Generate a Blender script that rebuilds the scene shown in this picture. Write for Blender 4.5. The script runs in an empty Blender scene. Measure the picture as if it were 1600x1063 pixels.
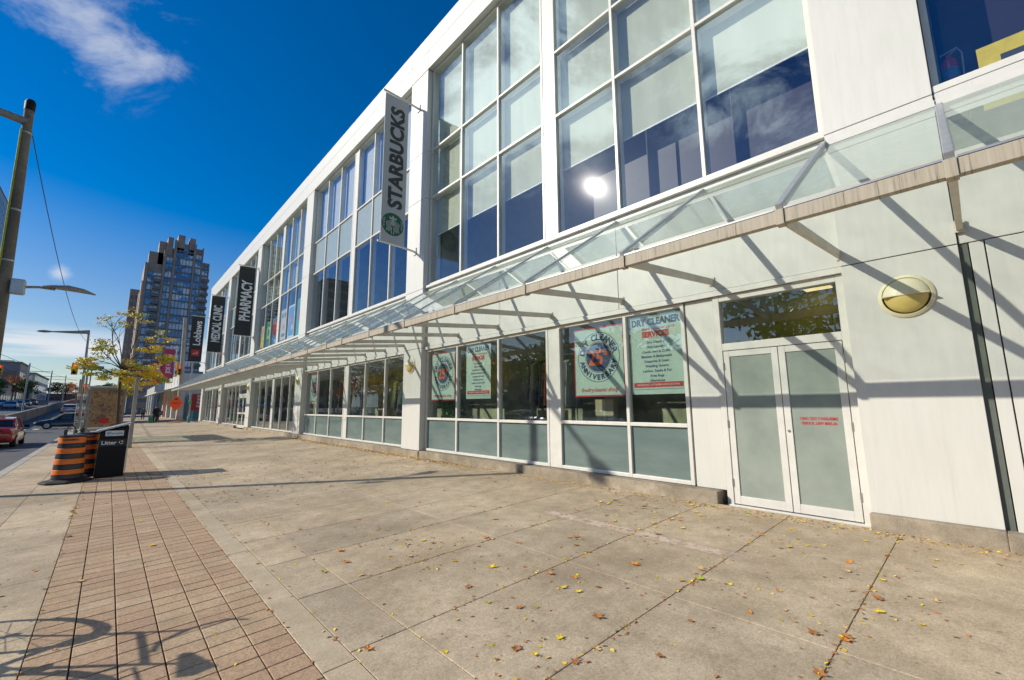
import bpy, bmesh, math, random
from mathutils import Vector, Matrix
rnd = random.Random(7)
C = bpy.context.scene.collection
sc = bpy.context.scene
PI = math.pi

# ------------------------------------------------------------------ camera
cam_d = bpy.data.cameras.new('camera'); cam = bpy.data.objects.new('camera', cam_d); C.objects.link(cam)
cam_d.sensor_fit = 'HORIZONTAL'; cam_d.sensor_width = 36; cam_d.lens = 674.7 / 1600 * 36
cam_d.clip_start = 0.05; cam_d.clip_end = 4000
R = [[0.73508437, 0.09716022, 0.67097754], [-0.67794238, 0.11514259, 0.72604154], [-0.00671574, -0.9885859, 0.15050855]]
cam.matrix_world = Matrix(((R[0][0], -R[0][1], -R[0][2], 0), (R[1][0], -R[1][1], -R[1][2], 0), (R[2][0], -R[2][1], -R[2][2], 1.5), (0, 0, 0, 1)))
sc.camera = cam
sc.render.resolution_x = 1024; sc.render.resolution_y = 680

# ------------------------------------------------------------------ sun + sky
SUN = Vector((-0.7173, 0.5195, 0.4643)).normalized()
sl = bpy.data.lights.new('sun', 'SUN'); sl.energy = 4.9; sl.angle = math.radians(0.55); sl.color = (1.0, 0.93, 0.82)
so = bpy.data.objects.new('sun', sl); C.objects.link(so); so.rotation_euler = SUN.to_track_quat('Z', 'Y').to_euler()
so.location = (0, 0, 60)

w = bpy.data.worlds.new("World"); sc.world = w; w.use_nodes = True
nt = w.node_tree; N = nt.nodes; L = nt.links; N.clear()
def nd(t, **kw):
    n = N.new(t)
    for k, v in kw.items(): setattr(n, k, v)
    return n
out = nd('ShaderNodeOutputWorld'); bg = nd('ShaderNodeBackground'); bg.inputs[1].default_value = 0.105
sky = nd('ShaderNodeTexSky', sky_type='NISHITA'); sky.sun_disc = False
sky.sun_elevation = math.asin(SUN.z); sky.sun_rotation = math.atan2(SUN.x, SUN.y)
sky.air_density = 1.0; sky.dust_density = 0.35; sky.ozone_density = 3.0; sky.altitude = 200
hs = nd('ShaderNodeHueSaturation'); hs.inputs['Saturation'].default_value = 1.55; hs.inputs['Value'].default_value = 1.0; hs.inputs['Hue'].default_value = 0.507
L.new(sky.outputs[0], hs.inputs['Color'])
tc = nd('ShaderNodeTexCoord')
sz = nd('ShaderNodeSeparateXYZ'); L.new(tc.outputs['Generated'], sz.inputs[0])
for sock, lo, hi, top in (('Saturation', .98, 1.6, .4), ('Value', .84, 1.16, .3)):
    q = nd('ShaderNodeMapRange'); q.inputs['From Max'].default_value = top; q.inputs['To Min'].default_value = lo; q.inputs['To Max'].default_value = hi; L.new(sz.outputs[2], q.inputs['Value']); L.new(q.outputs[0], hs.inputs[sock])
def math_n(op, a, b=None, clamp=False):
    m = nd('ShaderNodeMath', operation=op); m.use_clamp = clamp
    for i, v in enumerate((a, b)):
        if v is None: continue
        if isinstance(v, (int, float)): m.inputs[i].default_value = v
        else: L.new(v, m.inputs[i])
    return m.outputs[0]
def blob(d, rad):
    d = Vector(d).normalized()
    vd = nd('ShaderNodeVectorMath', operation='DISTANCE'); L.new(tc.outputs['Generated'], vd.inputs[0]); vd.inputs[1].default_value = d
    return math_n('SUBTRACT', 1.0, math_n('DIVIDE', vd.outputs['Value'], rad), True)
mp = nd('ShaderNodeMapping'); L.new(tc.outputs['Generated'], mp.inputs[0]); mp.inputs['Scale'].default_value = (1, 1, 1.8); mp.inputs['Rotation'].default_value = (0.3, 0.2, 0.5)
n1 = nd('ShaderNodeTexNoise'); n1.inputs['Scale'].default_value = 5.5; n1.inputs['Detail'].default_value = 9; n1.inputs['Roughness'].default_value = 0.62; n1.inputs['Distortion'].default_value = 0.35
L.new(mp.outputs[0], n1.inputs['Vector'])
def cloud(mask, lo, hi):
    # mask shifts the threshold of the noise
    v = math_n('ADD', n1.outputs[0], math_n('MULTIPLY', mask, 0.34))
    mr = nd('ShaderNodeMapRange'); mr.inputs['From Min'].default_value = lo; mr.inputs['From Max'].default_value = hi
    L.new(v, mr.inputs['Value']); mr.clamp = True; mr.interpolation_type = 'SMOOTHSTEP'
    return math_n('MULTIPLY', mr.outputs[0], math_n('MULTIPLY', mask, 3.0, True))
masks = []
masks.append(math_n('MULTIPLY', cloud(blob((-0.07, 0.82, 0.565), 0.14), 0.64, 0.90), 0.55))
masks.append(math_n('MULTIPLY', cloud(blob((-0.078, 0.975, 0.213), 0.019), 0.42, 0.8), 0.7))
near = [cloud(blob((-0.53, 0.585, 0.615), 0.25), 0.52, 0.74)]
near.append(cloud(blob((-0.755, 0.19, 0.64), 0.24), 0.56, 0.78))
near.append(cloud(blob((-0.64, 0.49, 0.59), 0.10), 0.50, 0.76))
# banked cloud streaks low over the far end of the street
sx = nd('ShaderNodeSeparateXYZ'); L.new(tc.outputs['Generated'], sx.inputs[0])
mp2 = nd('ShaderNodeMapping'); L.new(tc.outputs['Generated'], mp2.inputs[0]); mp2.inputs['Scale'].default_value = (2.2, 2.2, 26); mp2.inputs['Location'].default_value = (0.3, 0.1, 0.55)
n2 = nd('ShaderNodeTexNoise'); n2.inputs['Scale'].default_value = 1.2; n2.inputs['Detail'].default_value = 7; n2.inputs['Roughness'].default_value = 0.5
L.new(mp2.outputs[0], n2.inputs['Vector'])
mr2 = nd('ShaderNodeMapRange'); mr2.inputs['From Min'].default_value = 0.37; mr2.inputs['From Max'].default_value = 0.47; L.new(n2.outputs[0], mr2.inputs['Value'])
up = nd('ShaderNodeMapRange'); up.inputs['From Min'].default_value = 0.135; up.inputs['From Max'].default_value = 0.105; L.new(sx.outputs[2], up.inputs['Value'])
masks.append(math_n('MULTIPLY', math_n('MULTIPLY', mr2.outputs[0], up.outputs[0]), 0.85))
tot = masks[0]
for m in masks[1:]: tot = math_n('MAXIMUM', tot, m)
mx = nd('ShaderNodeMix', data_type='RGBA'); L.new(tot, mx.inputs['Factor']); L.new(hs.outputs[0], mx.inputs['A']); mx.inputs['B'].default_value = (7.6, 7.8, 8.2, 1)
nt_ = math_n('MAXIMUM', math_n('MAXIMUM', near[0], near[1]), near[2])
mx3 = nd('ShaderNodeMix', data_type='RGBA'); L.new(nt_, mx3.inputs['Factor']); L.new(mx.outputs['Result'], mx3.inputs['A']); mx3.inputs['B'].default_value = (25, 25, 24.5, 1)
L.new(mx3.outputs['Result'], bg.inputs[0]); L.new(bg.outputs[0], out.inputs[0])

sc.view_settings.view_transform = 'Standard'; sc.view_settings.look = 'None'; sc.view_settings.gamma = 1
sc.view_settings.exposure = 0.0
sc.render.engine = 'CYCLES'
sc.cycles.max_bounces = 10; sc.cycles.transparent_max_bounces = 24; sc.cycles.glossy_bounces = 5

# ------------------------------------------------------------------ materials
MATS = {}
class Mat:
    def __init__(s, name):
        s.m = bpy.data.materials.new(name); s.m.use_nodes = True
        s.n = s.m.node_tree.nodes; s.l = s.m.node_tree.links; s.n.clear()
        s.o = s.n.new('ShaderNodeOutputMaterial'); MATS[name] = s.m
    def N(s, t, **kw):
        n = s.n.new(t)
        for k, v in kw.items(): setattr(n, k, v)
        return n
    def noise(s, scale, detail=4, rough=.55, coord='Object', stretch=None):
        t = s.N('ShaderNodeTexCoord'); n = s.N('ShaderNodeTexNoise')
        n.inputs['Scale'].default_value = scale; n.inputs['Detail'].default_value = detail; n.inputs['Roughness'].default_value = rough
        if stretch:
            mp = s.N('ShaderNodeMapping'); mp.inputs['Scale'].default_value = stretch
            s.l.new(t.outputs[coord], mp.inputs[0]); s.l.new(mp.outputs[0], n.inputs['Vector'])
        else: s.l.new(t.outputs[coord], n.inputs['Vector'])
        return n.outputs[0]
    def ramp(s, fac, stops):
        r = s.N('ShaderNodeValToRGB'); e = r.color_ramp.elements
        while len(e) < len(stops): e.new(0.5)
        for i, (p, c) in enumerate(stops):
            e[i].position = p; e[i].color = (*c, 1) if len(c) == 3 else c
        s.l.new(fac, r.inputs[0]); return r.outputs[0]
    def mix(s, fac, a, b, mode='MIX'):
        m = s.N('ShaderNodeMix', data_type='RGBA', blend_type=mode)
        for sock, v in (('Factor', fac), ('A', a), ('B', b)):
            i = m.inputs[sock] if sock != 'Factor' else m.inputs['Factor']
            if isinstance(v, (int, float)): i.default_value = v
            elif isinstance(v, tuple): i.default_value = (*v, 1) if len(v) == 3 else v
            else: s.l.new(v, i)
        return m.outputs['Result']
    def bump(s, h, strength=.3, dist=.01):
        b = s.N('ShaderNodeBump'); b.inputs['Strength'].default_value = strength; b.inputs['Distance'].default_value = dist
        s.l.new(h, b.inputs['Height']); return b.outputs[0]
    def bsdf(s, col, rough=.6, metal=0., normal=None, spec=.5, emit=None, emits=0., coat=0.):
        p = s.N('ShaderNodeBsdfPrincipled')
        if isinstance(col, tuple): p.inputs['Base Color'].default_value = (*col, 1)
        else: s.l.new(col, p.inputs['Base Color'])
        if isinstance(rough, (int, float)): p.inputs['Roughness'].default_value = rough
        else: s.l.new(rough, p.inputs['Roughness'])
        p.inputs['Metallic'].default_value = metal; p.inputs['Specular IOR Level'].default_value = spec
        p.inputs['Coat Weight'].default_value = coat
        if emit: p.inputs['Emission Color'].default_value = (*emit, 1); p.inputs['Emission Strength'].default_value = emits
        if normal: s.l.new(normal, p.inputs['Normal'])
        s.l.new(p.outputs[0], s.o.inputs[0]); return p

def simple(name, col, rough=.6, metal=0., var=.12, scale=8., **kw):
    if name in MATS: return MATS[name]
    m = Mat(name); f = m.noise(scale, 5)
    c = m.ramp(f, [(.3, tuple(max(0, x * (1 - var)) for x in col)), (.7, tuple(min(1, x * (1 + var)) for x in col))])
    m.bsdf(c, rough, metal, **kw); return m.m

def mk_concrete(name, a, b, stain, spots=True, bumpy=.25):
    m = Mat(name)
    big = m.noise(.55, 9, .68); mid = m.noise(4.2, 10, .74); fine = m.noise(85, 3, .7)
    c = m.ramp(mid, [(.30, a), (.68, b)])
    c = m.mix(m.ramp(big, [(.40, (0, 0, 0)), (.66, (.75, .75, .75))]), c, stain)
    c = m.mix(.55, c, m.mix(1., c, m.ramp(fine, [(.32, (.55, .55, .55)), (.62, (1.18, 1.18, 1.18))]), 'MULTIPLY'))
    if spots:
        t = m.N('ShaderNodeTexCoord'); v = m.N('ShaderNodeTexVoronoi'); v.inputs['Scale'].default_value = 4.2
        dn = m.N('ShaderNodeTexNoise'); dn.inputs['Scale'].default_value = 9
        m.l.new(t.outputs['Object'], v.inputs['Vector'])
        sp = m.ramp(v.outputs['Distance'], [(.05, (1, 1, 1)), (.085, (0, 0, 0))])
        sel = m.N('ShaderNodeSeparateColor'); m.l.new(v.outputs['Color'], sel.inputs[0])
        s2 = m.ramp(sel.outputs[0], [(.52, (0, 0, 0)), (.54, (1, 1, 1))])
        c = m.mix(m.mix(1., sp, s2, 'MULTIPLY'), c, (.085, .08, .075))
    if spots:
        grit = m.noise(38, 6, .85); c = m.mix(.6, c, m.mix(1., c, m.ramp(grit, [(.36, (.62, .6, .57)), (.52, (1, 1, 1)), (.66, (1.2, 1.2, 1.18))]), 'MULTIPLY'))
    at = m.N('ShaderNodeAttribute'); at.attribute_name = 'tone'
    tn = m.ramp(at.outputs['Fac'], [(0, (.92, .92, .93)), (1, (1.07, 1.05, 1.02))])
    c = m.mix(1., c, tn, 'MULTIPLY')
    m.bsdf(c, .85, normal=m.bump(fine, bumpy, .004), spec=.3)
    return m.m
mk_concrete('pavement_concrete', (.42, .335, .225), (.68, .555, .39), (.30, .23, .15), bumpy=.4)
mk_concrete('border_concrete', (.47, .375, .25), (.66, .55, .39), (.34, .265, .165), spots=False)
mk_concrete('kerb_concrete', (.40, .37, .32), (.56, .52, .45), (.34, .31, .27), spots=False)
mk_concrete('plinth_concrete', (.24, .20, .145), (.52, .44, .32), (.17, .14, .095), spots=False, bumpy=.8)
mk_concrete('pole_concrete', (.16, .135, .095), (.28, .24, .18), (.11, .10, .075), spots=False)
mk_concrete('light_pole_concrete', (.40, .38, .33), (.52, .50, .45), (.32, .30, .26), spots=False)

m = Mat('paver_brick'); f = m.noise(55, 5, .8); mid = m.noise(1.1, 4)
at = m.N('ShaderNodeAttribute'); at.attribute_name = 'tone'
c = m.ramp(at.outputs['Fac'], [(0, (.42, .27, .175)), (.35, (.47, .315, .20)), (.7, (.50, .355, .22)), (1, (.55, .41, .265))])
c = m.mix(.7, c, m.mix(1., c, m.ramp(f, [(.34, (.4, .38, .36)), (.6, (1.3, 1.3, 1.28))]), 'MULTIPLY'))
c = m.mix(m.ramp(m.noise(2.5, 9, .72), [(.42, (0, 0, 0)), (.7, (.6, .6, .6))]), c, (.30, .22, .135))
m.bsdf(c, .85, normal=m.bump(f, .3, .004), spec=.3)
simple('joint_dirt', (.13, .09, .055), .95, var=.4, scale=30)
m = Mat('asphalt'); f = m.noise(120, 3, .7); mid = m.noise(1.2, 6, .6)
c = m.ramp(mid, [(.3, (.058, .060, .062)), (.7, (.105, .105, .102))]); c = m.mix(.6, c, m.mix(1., c, m.ramp(f, [(.3, (.5, .5, .5)), (.7, (1.6, 1.6, 1.6))]), 'MULTIPLY'))
m.bsdf(c, .8, normal=m.bump(f, .4, .005))
simple('ground_far', (.12, .12, .10), .95, var=.3, scale=.05)

# white painted metal cladding with faint rain streaks
m = Mat('white_panel'); st = m.noise(2.2, 6, .6, stretch=(6, 6, .7)); bl = m.noise(.8, 4)
c = m.ramp(st, [(.2, (.57, .56, .505)), (.6, (.615, .605, .55))]); c = m.mix(m.ramp(bl, [(.5, (0, 0, 0)), (.8, (.3, .3, .3))]), c, (.51, .545, .465))
dr = m.noise(1.6, 9, .75, stretch=(9, 9, .35)); c = m.mix(m.ramp(dr, [(.58, (0, 0, 0)), (.80, (.55, .55, .55))]), c, (.44, .42, .34)); sc2 = m.noise(5, 10, .8); c = m.mix(m.ramp(sc2, [(.63, (0, 0, 0)), (.72, (.4, .4, .4))]), c, (.46, .43, .33))
fn = m.noise(60, 2)
m.bsdf(c, .42, normal=m.bump(fn, .03, .002))
simple('white_frame', (.63, .615, .555), .38, var=.06, scale=5)
simple('grey_return', (.66, .68, .66), .5, var=.05)
simple('groove_dark', (.03, .03, .025), .9)
simple('groove_green', (.10, .115, .095), .7)
m = Mat('stained_fascia'); st = m.noise(1.0, 7, .75, stretch=(1, 44, 1.2)); b2 = m.noise(2.2, 4)
c = m.ramp(st, [(.36, (.10, .08, .055)), (.43, (.35, .305, .225)), (.68, (.47, .42, .325))]); c = m.mix(m.ramp(b2, [(.4, (0, 0, 0)), (.7, (.5, .5, .5))]), c, (.39, .345, .265))
m.bsdf(c, .7)
simple('canopy_arm', (.55, .52, .44), .55, var=.12, scale=4)
simple('canopy_bar', (.46, .48, .50), .35, metal=.5, var=.1)
simple('rubber_seal', (.05, .05, .05), .8)

def mk_glass(name, tint=(.86, .93, .90), ior=1.55, rough=0.0, dirt=0.0, dirtcol=(.6, .65, .58), scale=2.0, gtint=(.90, .95, 1), haze=0.):
    m = Mat(name)
    tr = m.N('ShaderNodeBsdfTransparent'); tr.inputs[0].default_value = (*tint, 1)
    gl = m.N('ShaderNodeBsdfGlossy'); gl.inputs['Roughness'].default_value = rough; gl.inputs[0].default_value = (*gtint, 1)
    wob = m.noise(.55, 2); bn = m.bump(wob, .10, .02); m.l.new(bn, gl.inputs['Normal'])
    lw = m.N('ShaderNodeLayerWeight'); lw.inputs[0].default_value = .5     # facing is the same from both sides
    p5 = m.N('ShaderNodeMath', operation='POWER'); m.l.new(lw.outputs['Facing'], p5.inputs[0]); p5.inputs[1].default_value = 4.2
    fr = m.N('ShaderNodeMapRange'); f0 = ((ior - 1) / (ior + 1)) ** 2; fr.inputs['To Min'].default_value = f0; fr.inputs['To Max'].default_value = .95; m.l.new(p5.outputs[0], fr.inputs['Value'])
    mx = m.N('ShaderNodeMixShader'); m.l.new(fr.outputs[0], mx.inputs[0]); m.l.new(tr.outputs[0], mx.inputs[1]); m.l.new(gl.outputs[0], mx.inputs[2])
    last = mx.outputs[0]
    if haze:
        hz = m.N('ShaderNodeBsdfGlossy'); hz.inputs['Roughness'].default_value = .11
        h2 = m.N('ShaderNodeMixShader'); h2.inputs[0].default_value = haze; m.l.new(last, h2.inputs[1]); m.l.new(hz.outputs[0], h2.inputs[2]); last = h2.outputs[0]
    if dirt > 0:
        df = m.N('ShaderNodeBsdfDiffuse'); df.inputs[0].default_value = (*dirtcol, 1)
        tl = m.N('ShaderNodeBsdfTranslucent'); tl.inputs[0].default_value = (*dirtcol, 1)
        a = m.N('ShaderNodeMixShader'); a.inputs[0].default_value = .4; m.l.new(df.outputs[0], a.inputs[1]); m.l.new(tl.outputs[0], a.inputs[2])
        f = m.noise(scale, 6, .7); r = m.ramp(f, [(.3, (dirt * .5,) * 3), (.75, (min(1, dirt * 1.5),) * 3)])
        b = m.N('ShaderNodeMixShader'); m.l.new(r, b.inputs[0]); m.l.new(last, b.inputs[1]); m.l.new(a.outputs[0], b.inputs[2]); last = b.outputs[0]
    m.l.new(last, m.o.inputs[0]); return m.m
mk_glass('window_glass_high', (.86, .89, .86), 2.25, .004, .008, gtint=(.62, .82, 1.0), haze=.0012)
mk_glass('window_glass_low', (.86, .93, .89), 2.5, .003, .015, haze=.002)
mk_glass('canopy_glass', (.88, .95, .91), 1.7, .01, .22, (.50, .60, .50), 3.0)
mk_glass('car_glass', (.25, .3, .3), 1.6, .01)
mk_glass('shelter_glass', (.85, .93, .92), 1.5, .01, .05)
m = Mat('spandrel_glass'); f = m.noise(1.2, 3, stretch=(1, 1, 4)); c = m.ramp(f, [(.3, (.115, .165, .155)), (.7, (.155, .21, .195))]); m.bsdf(c, .16, normal=m.bump(m.noise(.7, 2), .05, .02), spec=.8)
m = Mat('frosted_glass'); f = m.noise(2.2, 5); c = m.ramp(f, [(.3, (.23, .27, .235)), (.72, (.31, .35, .30))]); sm = m.noise(6, 6, .7, stretch=(1, 3, 1)); m.bsdf(c, m.ramp(sm, [(.3, (.16,) * 3), (.8, (.3,) * 3)]), spec=.7)
m = Mat('roller_blind'); f = m.noise(40, 2, stretch=(1, 1, .1)); g = m.noise(1.3, 3, stretch=(2, 2, .4)); c = m.ramp(g, [(.3, (.50, .52, .42)), (.7, (.60, .62, .51))]); m.bsdf(c, .9)
simple('grey_spandrel_panel', (.27, .33, .34), .25, var=.08)
simple('pale_spandrel_panel', (.46, .52, .46), .25, var=.08)
simple('white_curtain', (.62, .66, .70), .9, var=.1)
simple('blind_hem', (.85, .88, .88), .6)
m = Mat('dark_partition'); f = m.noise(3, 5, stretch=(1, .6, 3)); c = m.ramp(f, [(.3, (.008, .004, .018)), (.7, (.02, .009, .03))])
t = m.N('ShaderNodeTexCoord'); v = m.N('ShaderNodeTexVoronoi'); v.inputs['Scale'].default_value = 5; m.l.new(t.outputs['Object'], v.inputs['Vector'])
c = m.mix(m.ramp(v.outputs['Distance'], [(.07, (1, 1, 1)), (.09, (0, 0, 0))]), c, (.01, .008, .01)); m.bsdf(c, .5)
simple('interior_dark', (.06, .07, .065), .9, var=.2)
simple('interior_floor', (.18, .16, .13), .7)
simple('interior_ceiling', (.30, .32, .29), .9)
simple('interior_wall', (.26, .28, .22), .9, var=.3, scale=1.5)
simple('shop_wall', (.46, .46, .30), .9, var=.55, scale=1.6)
simple('olive_wall', (.42, .38, .06), .9, var=.5, scale=1.2)
simple('roof_gravel', (.3, .29, .27), .9)
simple('brushed_steel', (.5, .5, .48), .3, metal=.9)
simple('black_plastic', (.010, .010, .011), .6, spec=.25)
simple('black_rubber', (.02, .02, .02), .8)
simple('lamp_cream', (.58, .45, .14), .4, var=.08)
simple('lamp_white', (.70, .65, .44), .45, var=.06)
simple('banner_grey', (.42, .43, .44), .7, var=.03)
simple('banner_black', (.022, .027, .028), .6)
simple('banner_red', (.50, .035, .075), .6, var=.05)
simple('letter_dark', (.035, .04, .04), .6)
simple('letter_white', (.80, .80, .78), .6, var=.03)
simple('emblem_green', (.006, .10, .05), .6)
simple('letter_red', (.55, .03, .03), .6)
simple('poster_mint', (.52, .62, .55), .6, var=.04)
simple('poster_white', (.72, .74, .70), .6)
simple('poster_navy', (.03, .055, .16), .6)
simple('poster_orange', (.72, .13, .03), .6)
simple('poster_red', (.30, .02, .02), .6)
simple('poster_yellow', (.72, .55, .03), .6)
simple('poster_green', (.03, .33, .12), .6)
simple('poster_sand', (.55, .45, .30), .6)
simple('poster_blue', (.07, .22, .45), .6)
simple('poster_teal', (.03, .28, .22), .6)
simple('sign_orange', (.95, .10, .012), .45, var=.04)
simple('drum_orange', (.85, .20, .02), .45, var=.1)
simple('drum_black', (.03, .035, .04), .4)
simple('signal_yellow', (.80, .42, .01), .5)
simple('signal_red_lens', (.7, .02, .01), .3, emit=(1, .05, .02), emits=1.5)
simple('metal_grey', (.30, .31, .32), .45, metal=.6)
simple('galvanised', (.5, .52, .52), .4, metal=.6)
simple('lamp_grey', (.28, .27, .24), .5)
simple('teal_metal', (.05, .26, .22), .5)
simple('billboard_red', (.36, .02, .02), .5)
simple('skin', (.45, .27, .19), .6)
simple('cloth_black', (.015, .015, .018), .9)
simple('cloth_grey', (.12, .12, .13), .9)
simple('cloth_blue', (.05, .10, .22), .9)
simple('cloth_pale', (.45, .50, .52), .9)
simple('cloth_tan', (.35, .26, .17), .9)
simple('cloth_orange', (.55, .12, .03), .9)
simple('cloth_brown', (.08, .045, .03), .9)
simple('suitcase_green', (.01, .22, .08), .4)
simple('hair_dark', (.02, .015, .01), .8)
simple('bark', (.085, .065, .05), .9, var=.35, scale=20)
simple('leaf_yellow', (.80, .58, .03), .6, var=.2, scale=30)
simple('leaf_lime', (.42, .46, .03), .6, var=.25, scale=30)
simple('leaf_orange', (.75, .27, .03), .6, var=.25, scale=30)
simple('leaf_brown', (.42, .17, .05), .7, var=.3, scale=30)
simple('leaf_tan', (.62, .40, .16), .7, var=.25, scale=30)
simple('leaf_green', (.07, .13, .025), .7, var=.35, scale=6)
simple('plant_green', (.05, .20, .03), .6, var=.3)
simple('taxi_red', (.50, .045, .03), .25, coat=.6)
simple('taxi_lime', (.55, .62, .03), .25, coat=.6)
simple('car_black', (.03, .032, .035), .2, coat=.8)
simple('car_silver', (.45, .47, .5), .25, metal=.4, coat=.6)
simple('car_white', (.7, .7, .7), .25, coat=.6)
simple('car_blue', (.05, .12, .28), .25, coat=.6)
simple('car_red', (.4, .02, .02), .25, coat=.6)
simple('headlight', (.85, .85, .8), .15)
simple('tail_light', (.5, .01, .01), .2)
simple('tower_brick', (.34, .27, .21), .8, var=.15, scale=.3)
simple('tower_pale', (.68, .58, .44), .8, var=.1, scale=.3)
simple('tower_slab', (.20, .185, .17), .8)
simple('midrise_clad', (.20, .20, .22), .6, scale=.3)
simple('midrise_pale', (.42, .42, .40), .6, scale=.3)
simple('store_orange', (.75, .10, .015), .6)
simple('store_blue', (.03, .12, .30), .6)
simple('brick_wall_far', (.22, .12, .08), .9)
m = Mat('blue_curtain_glass'); t = m.N('ShaderNodeTexCoord'); v = m.N('ShaderNodeTexVoronoi'); v.inputs['Scale'].default_value = .45; m.l.new(t.outputs['Object'], v.inputs['Vector'])
sp = m.N('ShaderNodeSeparateColor'); m.l.new(v.outputs['Color'], sp.inputs[0]); c = m.ramp(sp.outputs[0], [(.2, (.05, .17, .36)), (.45, (.10, .38, .72)), (.65, (.38, .48, .56)), (.9, (.74, .78, .80))]); m.bsdf(c, .12, spec=1.0)
m = Mat('dark_building_glass'); m.bsdf(m.ramp(m.noise(.4, 2), [(.3, (.02, .03, .05)), (.7, (.06, .08, .11))]), .1, spec=1.)
m = Mat('ad_poster'); f = m.noise(4.5, 5, .7); g = m.noise(2.2, 3)
c = m.ramp(f, [(.32, (.05, .03, .02)), (.44, (.30, .11, .05)), (.52, (.50, .34, .12)), (.60, (.10, .09, .05)), (.72, (.48, .38, .26))]); c = m.mix(m.ramp(g, [(.45, (0, 0, 0)), (.7, (1, 1, 1))]), c, (.14, .09, .06)); m.bsdf(c, .3)
m = Mat('pink_patch'); pb = m.bsdf(m.ramp(m.noise(6, 6, .7), [(.35, (.50, .38, .27)), (.7, (.68, .55, .43))]), .85)
at = m.N('ShaderNodeAttribute'); at.attribute_name = 'tone'
mu = m.N('ShaderNodeMath', operation='MULTIPLY'); m.l.new(m.ramp(m.noise(9, 8, .75), [(.36, (.05,) * 3), (.62, (1, 1, 1))]), mu.inputs[0]); m.l.new(at.outputs['Fac'], mu.inputs[1]); m.l.new(mu.outputs[0], pb.inputs['Alpha'])

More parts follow.
